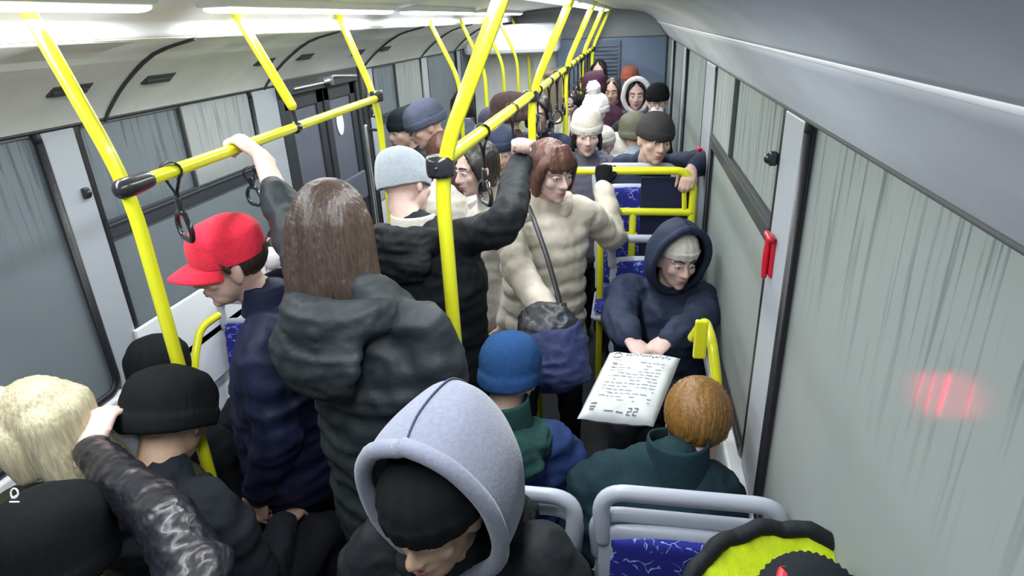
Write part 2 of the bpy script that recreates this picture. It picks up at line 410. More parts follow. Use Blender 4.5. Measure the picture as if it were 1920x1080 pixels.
class Person:
    def __init__(s, H, yaw, label, pitch=0, roll=0, byaw=None, sit=False, scale=1.0, lean=0.0, skin='skin', voxel=0.009,
                 hands=None, coat='c_black', bulk=1.0, puff=None, fold=0.006, cvox=0.013, shoulders=0.175, long=0.0,
                 collar=None, trouser='trouser', eyes=True, brow='h_dark', group=None, bodyoff=(0, 0), ears=True, sleeve=None, glove=None, bare=None, lid=0.0, armr=1.0, drop=0.0, floor=0.0, elbow=None, shoulder=None):
        s.H = V(H); s.F = rotm(yaw, pitch, roll); s.k = scale; s.skin = M[skin]
        byaw = yaw if byaw is None else byaw
        B = rotm(byaw); s.B = B; fw = B @ V((0, 1, 0)); rt = B @ V((1, 0, 0)); s.fw = fw; s.rt = rt
        k = scale; h = s.h
        nb = h(0, -0.055, -0.10) + V((0, 0, -0.055 - drop)) * k + V((bodyoff[0], bodyoff[1], 0)) * 0.5
        s.nb = nb
        S = nb + V((0, 0, -0.045)) * k - fw * 0.01 + V((bodyoff[0], bodyoff[1], 0)) * 0.5
        s.S = S
        ln = fw * lean
        if sit:
            P = S + V((0, 0, -0.50 * k)) - ln
            P.z = max(P.z, floor + .50)
        else:
            P = V((S.x, S.y, 0.52 * (S.z + 0.25))) - ln
        s.P = P; s.floor = floor
        base = V((P.x, P.y, floor)); s.base = base
        s.root = thing('person', base, label, 'person', group)
        Ls = S - rt * shoulders * k; Rs = S + rt * shoulders * k
        s.sh = {'L': Ls, 'R': Rs}; s.sh.update(shoulder or {}); s.wr = {}; s.el = {}; s.hd = {}
        hands = hands or {}
        for q, sg in (('L', -1), ('R', 1)):
            if q in hands:
                W, d, n, hint, curl = hands[q]
            else:
                if sit: W = P + fw * 0.27 * k + rt * sg * 0.10 * k + V((0, 0, 0.16 * k)); d = fw + V((0, 0, -0.4)) - rt * sg * 0.4; n = V((0, 0, -1)); hint = rt * sg * 0.6 - fw + V((0, 0, -0.6))
                else: W = S + rt * sg * 0.22 * k + fw * 0.10 * k + V((0, 0, -0.52 * k)); d = V((0, 0, -1)) + fw * 0.2; n = -rt * sg; hint = -fw + rt * sg * 0.3
                curl = (30, 35, 25)
            s.wr[q] = V(W); s.hd[q] = (V(d), V(n), curl); s.el[q] = ik(s.sh[q], W, hint, 0.29 * k, 0.26 * k)
        s.el.update(elbow or {})
        # legs
        s.legs = {}
        for q, sg in (('L', -1), ('R', 1)):
            hp = P + rt * sg * 0.09 * k
            if sit:
                kn = hp + fw * 0.42 * k + rt * sg * 0.05 * k + V((0, 0, 0.02)); an = V((kn.x, kn.y, floor + 0.08)) - fw * 0.04
            else:
                an = V((hp.x, hp.y, 0.08)) + rt * sg * 0.04; kn = (hp + an) / 2 + fw * 0.03
            s.legs[q] = (hp, kn, an)
        # ---- body: one continuous surface
        bm = bmesh.new(); s.head_prims(bm, ears)
        tl = lambda p, a, b: (p.x, p.y, p.z, a * k, b * k)
        mid = (P + S) / 2
        loft(bm, [tl(P, .14, .10), tl(mid, .125, .09), tl(S + V((0, 0, -.12)), .15, .10), tl(S + V((0, 0, -.03)), .09, .06), tl(nb, .06, .055)], side=rt, n=16)
        for q, sg in (('L', -1), ('R', 1)):
            loft(bm, [(*(s.sh[q] * .85 + S * .15 + V((0, 0, -.025))), .038 * k), (*s.el[q], .036 * k), (*((s.el[q] + s.wr[q]) / 2), .036 * k), (*s.wr[q], .026 * k)], n=12, sub=3)
            d, n, curl = s.hd[q]
            dd = d.normalized(); nn = (n - dd * n.dot(dd)).normalized()
            ts = (-1 if q == 'L' else 1)
            add_hand(bm, s.wr[q], d, n, ts, curl, s=k)
            hp, kn, an = s.legs[q]
            loft(bm, [(*hp, .075 * k), (*kn, .05 * k), (*an, .035 * k)], n=12, sub=3)
            loft(bm, [(*(an + V((0, 0, -.04)) - fw * .04), .03 * k), (*(an + V((0, 0, -.05)) + fw * .13), .032 * k)], n=10, sub=2)
        s.part('body', remesh(bm, voxel, 5 if voxel < .007 else 2), s.skin)
        # ---- trousers and shoes
        bm = bmesh.new()
        for q in 'LR':
            hp, kn, an = s.legs[q]
            loft(bm, [(*hp, .105 * k), (*((hp + kn) / 2), .088 * k), (*kn, .07 * k), (*an, .055 * k)], n=12, sub=3)
        loft(bm, [tl(P + V((0, 0, -.02)), .165, .13), tl(P + V((0, 0, .10)), .15, .115)], side=rt, n=16)
        s.part('trousers', remesh(bm, 0.02, 4, folds(.006, 8, .5)), M[trouser])
        for q in 'LR':
            hp, kn, an = s.legs[q]
            bm = bmesh.new()
            loft(bm, [(*(an + V((0, 0, -.03)) - fw * .04), .042 * k, .045 * k), (*(an + V((0, 0, -.045)) + fw * .05), .046 * k, .038 * k), (*(an + V((0, 0, -.05)) + fw * .17), .042 * k, .028 * k)], side=rt, n=12, sub=3)
            s.part('shoe', bm, M['shoe'])
        # ---- coat
        b = bulk; bm = bmesh.new()
        low = P + V((0, 0, -0.02 - long)) if not sit else P + V((0, 0, 0.02))
        torso = [tl(low, .185 * b, .145 * b), tl(P + V((0, 0, .14)), .18 * b, .145 * b), tl(mid + V((0, 0, .06)), .185 * b, .145 * b), tl(S + V((0, 0, -.14)), .195 * b, .14 * b), tl(S + V((0, 0, -.045)), .170 * b, .115 * b), tl(S + V((0, 0, .005)), .115, .09), tl(nb + V((0, 0, .005)), .08, .075)]
        loft(bm, torso, side=rt, n=24, puff=puff)
        for q, sg in (('L', -1), ('R', 1)):
            d = s.hd[q][0].normalized(); W = s.wr[q]; E = s.el[q]; A = s.sh[q]
            cuff = W + (E - W).normalized() * ((bare or {}).get(q, 0.015))
            top = A - rt * sg * 0.04 * k + V((0, 0, -.012))
            a = armr * b
            loft(bm, [(*top, .074 * k * b), (*(A * .8 + E * .2), .068 * k * a), (*(A * .5 + E * .5), .062 * k * a), (*E, .060 * k * a), (*(E * .5 + cuff * .5), .054 * k * a), (*cuff, .042 * k * a)], n=16, sub=4, puff=puff)
        if sit:                                        # lap of the coat
            for sg in (-1, 1):
                loft(bm, [(*(P + rt * sg * .09 * k), .10 * k * b), (*(P + rt * sg * .10 * k + fw * .22 * k), .092 * k * b)], n=14)
        sd = H[0] * 7
        s.coat = s.part('jacket' if not long else 'coat', remesh(bm, cvox, 4, folds(fold, 8, 1.0, sd) if fold else None), M[coat])
        if collar:
            s.collar(collar, coat)
        if eyes: s.face(brow, lid)
        if glove:
            for q in glove[1]:
                bm = bmesh.new(); d, n, curl = s.hd[q]
                add_hand(bm, s.wr[q], d, n, (-1 if q == 'L' else 1), curl, s=k * 1.0)
                g = remesh(bm, .005, 2, lambda p, n: 0.004)
                s.part('glove', g, M[glove[0]])

    def h(s, x, y, z):
        return s.H + s.F @ (V((x, y, z)) * s.k)
    def part(s, name, bm, m, parent=None, label=None, smooth=True):
        return fin(name, bm, m, parent or s.root, s.base, smooth=smooth, label=label)
    def head_prims(s, bm, ears=True):
        k = s.k; F = s.F; h = s.h
        E = lambda c, r, rot=None: ell(bm, h(*c), [q * k for q in r], F if rot is None else F @ rot, 20, 14)
        E((0, -.012, .030), (.076, .096, .092))
        E((0, .018, -.035), (.064, .070, .070))
        E((0, .040, -.072), (.046, .044, .040))
        E((0, .070, -.096), (.022, .016, .017))
        for q in (-1, 1):
            E((q * .038, .056, -.020), (.027, .024, .026))
            if ears:
                E((q * .077, -.008, -.008), (.009, .020, .033), Matrix.Rotation(q * .35, 3, 'Z'))
                E((q * .082, -.016, .004), (.007, .010, .020), Matrix.Rotation(q * .5, 3, 'Z'))
            loft(bm, [(*h(q * .008, .081, .030), .009 * k), (*h(q * .030, .080, .031), .0095 * k), (*h(q * .052, .062, .026), .009 * k)], n=8, sub=2)
        loft(bm, [(*h(0, .082, .020), .008 * k), (*h(0, .096, -.006), .0095 * k), (*h(0, .106, -.026), .0125 * k)], n=10, sub=3)
        for q in (-1, 1): E((q * .012, .096, -.030), (.009, .011, .008))
        E((0, .078, -.055), (.026, .016, .018))
        E((0, .086, -.053), (.022, .010, .006)); E((0, .084, -.066), (.020, .010, .007))
        loft(bm, [(*h(0, -.02, -.04), .056 * k), (*h(0, -.028, -.085), .054 * k), (*(s.nb if hasattr(s, 'nb') else h(0, -.04, -.15)), .06 * k)], n=14, sub=3)
    def face(s, brow, lid=0.0):
        k = s.k; h = s.h
        for q in (-1, 1):
            bm = bmesh.new(); ell(bm, h(q * .031, .0715, .006), (.0135 * k,) * 3, None, 14, 10)
            e = s.part('eye', bm, M['eye'])
            bm = bmesh.new(); ell(bm, h(q * .031, .0805, .005), (.0058 * k, .0058 * k, .0058 * k), None, 10, 8)
            s.part('iris', bm, M['iris'], e)
            bm = bmesh.new()
            loft(bm, [(*h(q * .016, .0865, .010 - lid), .0030 * k), (*h(q * .031, .0865, .0155 - lid), .0036 * k), (*h(q * .046, .078, .009 - lid), .0030 * k)], n=6, sub=3)
            s.part('eyelid', bm, s.skin, e)
            bm = bmesh.new()
            loft(bm, [(*h(q * .014, .0905, .030), .0032 * k), (*h(q * .031, .0895, .037), .0042 * k), (*h(q * .052, .071, .031), .0028 * k)], n=6, sub=3)
            s.part('eyebrow', bm, M[brow])
        bm = bmesh.new()
        loft(bm, [(*h(-.023, .080, -.059), .0022 * k), (*h(-.008, .0935, -.0555), .0045 * k), (*h(0, .0945, -.057), .0040 * k), (*h(.008, .0935, -.0555), .0045 * k), (*h(.023, .080, -.059), .0022 * k)], n=6, sub=3)
        loft(bm, [(*h(-.019, .081, -.062), .002 * k), (*h(0, .0925, -.066), .0055 * k), (*h(.019, .081, -.062), .002 * k)], n=6, sub=3)
        s.part('lips', bm, M['lips'])
    def ringsurf(s, prof, segs=40, ridge=None, name='hat', m='c_black', thick=0.006, sub=True, sy=1.20, top=True, label=None, twist=None):
        """hat-like shell about the head axis; prof = list of (radius, z, y shift)"""
        bm = bmesh.new(); rings = []
        P = catmull(prof, 4)
        for i, (r, z, yo) in enumerate(P):
            rg = []
            for j in range(segs):
                a = 2 * PI * j / segs; rr = r
                if ridge: rr = r * (1 + ridge[1] * abs(math.sin(a * ridge[0] / 2)) * min(1, r / 0.04))
                x = math.cos(a) * rr; y = math.sin(a) * rr * sy + yo
                wob = 0.004 * noise.noise(V((x * 25 + s.H.x * 9, y * 25, z * 25)))
                zz = z + (twist(a, i / len(P)) if twist else 0)
                rg.append(bm.verts.new(s.h(x * (1 + wob * 10), y, zz + wob)))
            rings.append(rg)
        for i in range(len(rings) - 1):
            for j in range(segs):
                bm.faces.new((rings[i][j], rings[i][(j + 1) % segs], rings[i + 1][(j + 1) % segs], rings[i + 1][j]))
        if top: bm.faces.new(rings[-1])
        o = s.part(name, bm, M[m], label=label)
        md = o.modifiers.new('thick', 'SOLIDIFY'); md.thickness = thick; md.offset = 1
        if sub: q = o.modifiers.new('soft', 'SUBSURF'); q.levels = 1; q.render_levels = 1
        return o
    def beanie(s, m, cuff=True, low=0.02, tall=0.0, slouch=0.0, wide=1.0, name='knit_hat', ridge=(44, .05)):
        w = wide
        pr = []
        if cuff: pr += [(.080 * w, low + .002, -.012), (.0845 * w, low + .004, -.012), (.0865 * w, low + .028, -.012), (.0825 * w, low + .042, -.012)]
        else: pr += [(.080 * w, low, -.012), (.083 * w, low + .03, -.012)]
        pr += [(.0815 * w, .062, -.014), (.074 * w, .090 + tall * .4, -.016 - slouch * .3), (.058 * w, .115 + tall * .8, -.018 - slouch * .7), (.034 * w, .130 + tall, -.02 - slouch), (.004, .136 + tall, -.02 - slouch)]
        tw = lambda a, t: (1 - t) * (-.022) * (1 if math.sin(a) < 0 else 0) * abs(math.sin(a))
        return s.ringsurf(pr, 88 if cuff else 60, ridge, name, m, .005, False, twist=tw)
    def pompom(s, m, r=.04, c=(0, -.02, .17)):
        bm = bmesh.new(); ell(bm, s.h(*c), (r * s.k,) * 3, None, 24, 16)
        for v in bm.verts:
            d = (v.co - s.h(*c)); v.co += d * 0.35 * noise.noise(v.co * 90)
        s.part('pompom', bm, M[m])
    def hair(s, m, style='short', vox=0.006, amp=0.0022, fr=60, extra=None, name='hair', bang=False, vol=1.0, length=.25, hb=.02):
        bm = bmesh.new(); k = s.k; h = s.h; F = s.F; v = vol
        E = lambda c, r: ell(bm, h(*c), [q * k for q in r], F, 24, 16)
        E((0, -.028, .038), (.085 * v, .095 * v, .095 * v) if style != 'under' else (.074, .08, .08))
        if style != 'short':
            E((0, -.035, -.01), (.088 * v, .078 * v, .10 * v))
        for q in (-1, 1):
            if style == 'under':
                loft(bm, [(*h(q * .072, .030, .03), .014 * k, .010 * k), (*h(q * .078, .016, -.03), .024 * k, .013 * k), (*h(q * .078, .008, -.085), .024 * k, .013 * k)], side=F @ V((0, 1, 0)), n=12)
            elif style in ('bob', 'long'):
                loft(bm, [(*h(q * .03, .045, .105), .022 * k, .013 * k), (*h(q * .074, .040, .055), .026 * k, .015 * k), (*h(q * .086, .020, -.01), .030 * k, .014 * k), (*h(q * .082, .012, -.075), .030 * k, .015 * k)], side=F @ V((0, 1, 0)), n=12)
            else:
                loft(bm, [(*h(q * .05, .050, .085), .016 * k), (*h(q * .079, .018, .035), .012 * k), (*h(q * .078, .01, .005), .008 * k)], n=10)
        if bang:
            for i in range(9):
                x = -.056 + i * .014
                yy = .088 - abs(x) * .42
                loft(bm, [(*h(x * .5, .045, .122), .014 * k), (*h(x * .9, yy - .008, .085), .012 * k), (*h(x * 1.05, yy + .008, .045 - .006 * (i % 2)), .007 * k)], n=8)
        if style == 'long':
            L = length
            for x, yy in ((-.055, -.05), (-.02, -.085), (.02, -.085), (.055, -.05)):
                p0 = h(x, yy, .03); p1 = h(x * 1.2, yy * .98, -.07); p2 = p1 + V((0, 0, -L * .5)) + s.F @ V((x * .2, -hb * .7, 0)); p3 = p1 + V((0, 0, -L)) + s.F @ V((x * -.1, -hb, 0))
                loft(bm, [(*p0, .05 * k), (*p1, .048 * k), (*p2, .040 * k), (*p3, .020 * k)], side=s.F @ V((1, 0, 0)), n=12)
        if extra: extra(bm, s)
        if style == 'under': pass
        C = s.H; Fi = s.F.transposed()
        def dsp(p, n):
            q = Fi @ (p - C); a = math.atan2(q.x, q.y + .03)
            f_ = min(1, math.hypot(q.x, q.y + .03) / .06)
            return f_ * amp * math.sin(a * fr + 6 * noise.noise(q * 14)) + amp * 1.6 * noise.noise(V((a * 7, q.z * 4, 0))) 
        return s.part(name, remesh(bm, vox, 3, dsp), M[m])
    def collar(s, height, m):
        bm = bmesh.new(); nb = s.nb + V((0, 0, -.02)); R = s.B; segs = 32; rings = []
        for i, (t, r) in enumerate(((0, .098), (.25, .092), (.6, .086), (.9, .084), (1, .080), (.92, .076), (.5, .076), (.1, .08))):
            rg = []
            for j in range(segs):
                a = 2 * PI * j / segs
                fr = math.sin(a)
                rg.append(bm.verts.new(nb + R @ V((math.cos(a) * r, math.sin(a) * r * .98 - .0 , height * t * (1 - .25 * max(fr, 0))))))
            rings.append(rg)
        for i in range(len(rings) - 1):
            for j in range(segs):
                bm.faces.new((rings[i][j], rings[i][(j + 1) % segs], rings[i + 1][(j + 1) % segs], rings[i + 1][j]))
        return s.part('collar', bm, M[m] if isinstance(m, str) else m)
    def hood_up(s, m, wx=.105, top=.145, bot=-.13, yf=.07, depth=.22, rim=.012, peak=.02, vox=None, name='hood', rimm=None, drop=.06, seam=True):
        bm = bmesh.new(); segs = 48; N_ = 14; rings = []
        zc = (top + bot) / 2; hz = (top - bot) / 2
        for i in range(N_ + 1):
            t = i / N_; A = t * PI / 2; c = max(math.cos(A), 0.02) ** 0.72; y = yf - depth * math.sin(A)
            rg = []
            for j in range(segs):
                u = 2 * PI * j / segs; sx = math.sin(u); cz = math.cos(u)
                bulge = 1 + .10 * math.sin(A * 2)
                z = zc + cz * hz * (c if cz > 0 else (1 + (c - 1) * .8)) + (peak * math.sin(A * 1.6) if cz > 0 else 0) * abs(cz)
                z += .015 * (1 - t)* 0
                if cz < 0: z += -drop * t * abs(cz) + (-.03 * math.sin(A)) * abs(cz)
                wv = .006 * noise.noise(V((sx * 2.2 + s.H.x * 5, t * 4, cz * 2.2)))
                sm = .004 * math.exp(-(sx / .05) ** 2) if (seam and cz > 0) else 0
                yy = y - (.035 * (1 - t) * (1 - cz) * .5)
                rg.append(bm.verts.new(s.h(sx * wx * c * bulge + wv, yy, z + wv + sm)))
            rings.append(rg)
        for i in range(N_):
            for j in range(segs):
                bm.faces.new((rings[i][j], rings[i][(j + 1) % segs], rings[i + 1][(j + 1) % segs], rings[i + 1][j]))
        bm.faces.new(rings[-1])
        rim_pts = [tuple(v.co) for v in rings[0]]; seam_pts = [rings[i][0].co.copy() for i in range(N_ - 2)]
        o = s.part(name, bm, M[m]); md = o.modifiers.new('thick', 'SOLIDIFY'); md.thickness = .008; md.offset = 0
        q = o.modifiers.new('soft', 'SUBSURF'); q.levels = 1; q.render_levels = 1
        bm = bmesh.new(); pts = rim_pts + rim_pts[:2]
        loft(bm, [(*p, rim) for p in pts], n=10, sub=1, cap=False)
        hr = s.part('hood_rim', bm, M[rimm or m], o)
        if seam:
            bm = bmesh.new(); loft(bm, [(*(q + (q - s.h(0, -.05, 0)).normalized() * .004), .0022) for q in seam_pts], n=6, sub=2); s.part('hood_seam', bm, M['c_slate' if m == 'c_greyhood' else 'c_black'], o)
        return o
    def hood_down(s, m, r=.05, drop=.12, w=.13, back=.06, fur=None, name='hood', fold=.008):
        bm = bmesh.new(); nb = s.nb + V((0, 0, -.01)); B = s.B
        P = []
        for i in range(9):
            a = math.radians(-20 - 35 + (250) * i / 8 + 0)   # sweep round the back of the neck
            a = math.radians(200 + (-220) * i / 8 - 0)
        arc = [(-.085, .06, -.03), (-.12, .0, -.015), (-.10, -.08, .0), (0, -.12 - back * .3, .005), (.10, -.08, .0), (.12, .0, -.015), (.085, .06, -.03)]
        rr = [.5, .75, 1, 1.1, 1, .75, .5]
        loft(bm, [(*(nb + B @ V(p)), r * q, r * q * .9) for p, q in zip(arc, rr)], n=16, sub=4, side=V((0, 0, 1)))
        loft(bm, [(*(nb + B @ V((0, -.10, .0))), w * .8, r * .9), (*(nb + B @ V((0, -.13 - back * .4, -drop * .5))), w, r * .8), (*(nb + B @ V((0, -.125 - back * .5, -drop))), w * .75, r * .5)], side=B @ V((1, 0, 0)), n=24)
        o = s.part(name, remesh(bm, .009, 5, folds(fold, 14, 1.0, s.H.x * 5)), M[m]); return o
    def glasses(s, m='blackp'):
        bm = bmesh.new(); h = s.h; k = s.k
        for q in (-1, 1):
            pts = [(*h(q * .033 + .023 * math.cos(a * PI / 8), .101 - abs(.023 * math.cos(a * PI / 8)) * .1, .006 + .017 * math.sin(a * PI / 8)), .0022 * k) for a in range(17)]
            loft(bm, pts, n=6, sub=1)
            loft(bm, [(*h(q * .056, .098, .012), .002 * k), (*h(q * .080, .02, .010), .002 * k), (*h(q * .080, -.02, .0), .002 * k)], n=6, sub=1)
        loft(bm, [(*h(-.010, .102, .010), .002 * k), (*h(.010, .102, .010), .002 * k)], n=6, sub=1)
        s.part('glasses', bm, M[m])

def onY(px, py, y):
    r = R3 @ V(((px - 960) / FPX, -(py - 540) / FPX, -1.0)); return CAM + r * ((y - CAM.y) / r.y)
def onZ(px, py, z):
    r = R3 @ V(((px - 960) / FPX, -(py - 540) / FPX, -1.0)); return CAM + r * ((z - CAM.z) / r.z)
def onX(px, py, x):
    r = R3 @ V(((px - 960) / FPX, -(py - 540) / FPX, -1.0)); return CAM + r * ((x - CAM.x) / r.x)

# ------------------------------------------------------------------ the bus shell
XL, XR, Y0, Y1 = -1.17, 1.18, -0.7, 8.2
ZS, ZT, ZTR = .86, 1.87, 1.93       # sills and window tops
ZSR = 0.86
def struct(name, bl, m, bw=0.003): return boxes(name, bl, M[m], bw, struct=True)
struct('floor', [((XL, Y0, -0.06), (XR, Y1, 0))], 'floor')
struct('wall_left', [((XL - .06, Y0, 0), (XL, 3.36, ZS)), ((XL - .06, 4.5, 0), (XL, Y1, ZS)), ((XL - .06, Y0, ZT + .035), (XL, 3.36, 2.4)), ((XL - .06, 4.5, ZT + .035), (XL, Y1, 2.4)), ((XL - .06, 3.36, ZT), (XL, 4.5, 2.4))], 'white', 0)
struct('wall_right', [((XR, Y0, 0), (XR + .06, Y1, ZSR)), ((XR, Y0, ZTR + .045), (XR + .06, Y1, 2.4))], 'white', 0)
struct('wall_back', [((XL, Y1, 0), (XR, Y1 + .06, 2.4))], 'wall', 0)
struct('wall_front', [((XL, Y0 - .06, 0), (XR, Y0, 2.4))], 'wall', 0)

def extrude(name, prof, y0, y1, m, thick=.01):
    """panel whose cross-section (x,z) runs along the bus"""
    bm = bmesh.new(); P = catmull([(x, z) for x, z in prof], 4)
    a = [[bm.verts.new((x, y, z)) for x, z in P] for y in (y0, y1)]
    for i in range(len(P) - 1): bm.faces.new((a[0][i], a[0][i + 1], a[1][i + 1], a[1][i]))
    o = fin(name, bm, M[m], struct=True); s = o.modifiers.new('t', 'SOLIDIFY'); s.thickness = thick; s.offset = 0
    return o
struct('ceiling', [((XL, Y0, 2.30), (XR, Y1, 2.36))], 'ceil', 0)
struct('trim_40', [((XL, Y0, 0), (-.42, 2.3, .12))], 'floor', .005)
extrude('trim_1', [(-.60, 2.15), (-.58, 2.22), (-.40, 2.26), (0, 2.28), (.45, 2.27), (.60, 2.24)], Y0, Y1, 'ceil')
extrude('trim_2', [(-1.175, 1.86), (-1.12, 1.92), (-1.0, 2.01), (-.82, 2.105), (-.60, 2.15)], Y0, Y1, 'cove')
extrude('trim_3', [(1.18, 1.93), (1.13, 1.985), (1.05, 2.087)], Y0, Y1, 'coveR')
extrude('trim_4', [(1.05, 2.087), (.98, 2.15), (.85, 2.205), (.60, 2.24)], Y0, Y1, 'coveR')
# bright lip of the right hand cove and dark joint lines of the left one
bm = bmesh.new(); tube(bm, [(1.048, Y0, 2.086), (1.048, Y1, 2.086)], .006); fin('trim_5', bm, M['white'], struct=True)
bm = bmesh.new(); tube(bm, [(XL + .012, Y0, 1.872), (XL + .012, Y1, 1.872)], .007); fin('trim_6', bm, M['black'], struct=True)
bm = bmesh.new(); tube(bm, [(XR - .01, Y0, 1.932), (XR - .01, Y1, 1.932)], .005); fin('trim_7', bm, M['slot'], struct=True)
LC = [(-1.165, 1.875), (-1.12, 1.92), (-1.0, 2.01), (-.82, 2.105), (-.62, 2.148)]
for i, y in enumerate((2.12, 3.25, 4.6, 6.0, 7.2)):
    bm = bmesh.new(); loft(bm, [(x + .006, y - .25 * (x + 1.165), z - .008, .007) for x, z in LC], n=8, sub=3); fin('trim_%d' % (8 + i), bm, M['slot'], struct=True)

def slot(x, z, y, L=.14, wd=.035, tilt=-40, lab=''):
    bm = bmesh.new(); R = Matrix.Rotation(math.radians(tilt), 3, 'Y')
    box(bm, (-wd / 2, -L / 2, -.006), (wd / 2, L / 2, .006)); bevel(bm, .002)
    n = len(bm.verts)
    for k in range(3): box(bm, (-wd / 2 + .006 + k * .009, -L / 2 + .01, -.011), (-wd / 2 + .009 + k * .009, L / 2 - .01, -.004))
    bmesh.ops.transform(bm, matrix=Matrix.Translation((x, y, z)) @ R.to_4x4(), verts=bm.verts)
    o = fin('air_vent', bm, M['slot'], smooth=False); return tag(o, lab, 'air vent', 'air vents in the left cove')
def nrm(o): 
    c = sum((V(v.co) for v in o.data.vertices), V()) / len(o.data.vertices); o.data.transform(Matrix.Translation(-c)); o.location = c; return o
ords = ['nearest', 'second nearest', 'third nearest', 'fourth nearest', 'fifth nearest', 'farthest']
for i, (y, x, z) in enumerate(((1.84, -1.0, 2.005), (2.26, -1.0, 2.005), (3.0, -.98, 2.02), (3.42, -.98, 2.02), (4.2, -1.0, 2.005), (4.7, -1.0, 2.005))):
    nrm(slot(x, z, y, .16, .05, -38, 'small dark slotted vent in the left off-white cove, %s the camera' % ords[i] if i < 5 else 'small dark slotted air vent in the left cove, farthest down the bus'))

# ceiling lamps: long lit strips
def strip(x, z, y0, y1, lab, P, tilt=0):
    bm = bmesh.new(); box(bm, (x - .055, y0, z), (x + .055, y1, z + .03)); bevel(bm, .006)
    base = V((x, (y0 + y1) / 2, z))
    t = thing('ceiling_lamp', base, lab, 'ceiling lamp', 'ceiling light strips')
    fin('housing', bm, M['white'], t, base, smooth=False)
    bm = bmesh.new(); loft(bm, [(x, y0 + .02, z - .004, .045, .012), (x, y1 - .02, z - .004, .045, .012)], side=V((1, 0, 0)), n=16, sub=1, cap=False)
    fin('diffuser', bm, M['lamp'], t, base)
    a = area_lamp('light', (0, 0, -.03), .09, y1 - y0, P, (.93, .97, 1.0)); COL.objects.link(a); a.parent = t
for i, (a, b) in enumerate(((.15, 1.6), (1.9, 3.4), (3.7, 5.2), (5.5, 7.5))):
    strip(-.47, 2.225, a, b, 'white light strip on the ceiling along the left cove, %s the camera' % ('nearest', 'second from', 'third from', 'farthest from')[i], 16)
    strip(.48, 2.225, a, b, 'white light strip on the ceiling along the right side, %s the camera' % ('nearest', 'second from', 'third from', 'farthest from')[i], 16)

# windows ---------------------------------------------------------------
def window(n, X, sg, y0, y1, z0, z1, g, rail=None, split=None, ventpane=True):
    bm = bmesh.new(); w_ = .028; r = .06
    # rounded rubber seal: outer and inner rounded rectangles
    def rr(yA, yB, zA, zB, r):
        out = []
        for cy, cz, a0 in ((yB - r, zB - r, 0), (yA + r, zB - r, 90), (yA + r, zA + r, 180), (yB - r, zA + r, 270)):
            for k in range(7):
                a = math.radians(a0 + 15 * k); out.append((cy + r * math.cos(a), cz + r * math.sin(a)))
        return out
    pts = rr(y0 + .01, y1 - .01, z0 + .01, z1 - .01, r); pts.append(pts[0]); 
    loft(bm, [(X - sg * .004, y, z, .018, .010) for y, z in pts], side=V((0, 1, 0)), n=8, sub=1, cap=False)
    o = fin('window_%d' % n, bm, M['black'], struct=True)
    bm = bmesh.new(); xa = X + sg * .012
    box(bm, (min(xa, xa + sg * .006), y0, z0), (max(xa, xa + sg * .006), y1, z1)); fin('pane', bm, g, o, smooth=False)
    if rail:
        bm = bmesh.new(); box(bm, (X - .008, y0 + .01, rail - .035), (X + .008, y1 - .01, rail + .035)); box(bm, (X - .014, y0 + .02, rail + .010), (X + .014, y1 - .02, rail + .022)); bevel(bm, .003)
        fin('vent_rail', bm, M['door'], o, smooth=False)
        if split:
            bm = bmesh.new(); box(bm, (X - .006, split - .006, rail), (X + .010, split + .006, z1 - .01)); bevel(bm, .002); fin('vent_bar', bm, M['slot'], o, smooth=False)
            bm = bmesh.new(); a, b = (split, y1 - .03) if ventpane else (y0 + .03, split)
            box(bm, (X - .004, a, rail + .03), (X + .002, b, z1 - .03)); fin('vent_pane', bm, M['vent'], o, smooth=False)
    return o
Lw = [(-.62, 1.83), (1.97, 3.12), (4.78, 6.0), (6.18, 7.3), (7.45, 8.15)]
for i, (a, b) in enumerate(Lw):
    window(i + 1, XL, -1, a, b, ZS, ZT + .035, M['glassL'], rail=1.47 if i in (1, 2) else None, split=2.55 if i == 1 else (5.3 if i == 2 else None))
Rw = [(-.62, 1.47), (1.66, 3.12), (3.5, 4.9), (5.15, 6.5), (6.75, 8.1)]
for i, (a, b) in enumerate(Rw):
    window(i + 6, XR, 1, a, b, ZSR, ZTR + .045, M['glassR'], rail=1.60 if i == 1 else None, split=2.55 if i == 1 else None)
def pillars(X, sg, ws, z0, z1, m, name0, doors=()):
    k = 0
    ed = [Y0] + [v for w_ in ws for v in w_] + [Y1]
    for i in range(0, len(ed), 2):
        a, b = ed[i], ed[i + 1]
        if b - a < .02: continue
        segs = [(a, b)]
        for d0, d1 in doors:
            if a < d0 and b > d1: segs = [(a, d0), (d1, b)]
        for p, q in segs:
            xa, xb = sorted((X - sg * .012, X + sg * .05)); 
            boxes('trim_%d' % (name0 + k), [((xa, p, z0), (xb, q, z1))], M[m], .008, struct=True); k += 1
pillars(XL, -1, Lw, ZS, ZT, 'pillar', 13, doors=((3.36, 4.5),))
pillars(XR, 1, Rw, ZSR, ZTR, 'pillar', 23)
struct('trim_31', [((XR - .05, Y0, ZSR - .05), (XR + .01, Y1, ZSR - .005))], 'white', .008)     # sill ledge, right
struct('trim_32', [((XL - .01, Y0, ZS - .05), (XL + .03, 3.3, ZS - .005))], 'white', .008)
# grey convector cover on the right wall under the sill
struct('baseboard_right', [((XR - .09, Y0, .0), (XR, Y1, .22))], 'wall', .01)
struct('baseboard_left', [((XL, Y0, .0), (XL + .09, 3.2, .22))], 'wall', .01)

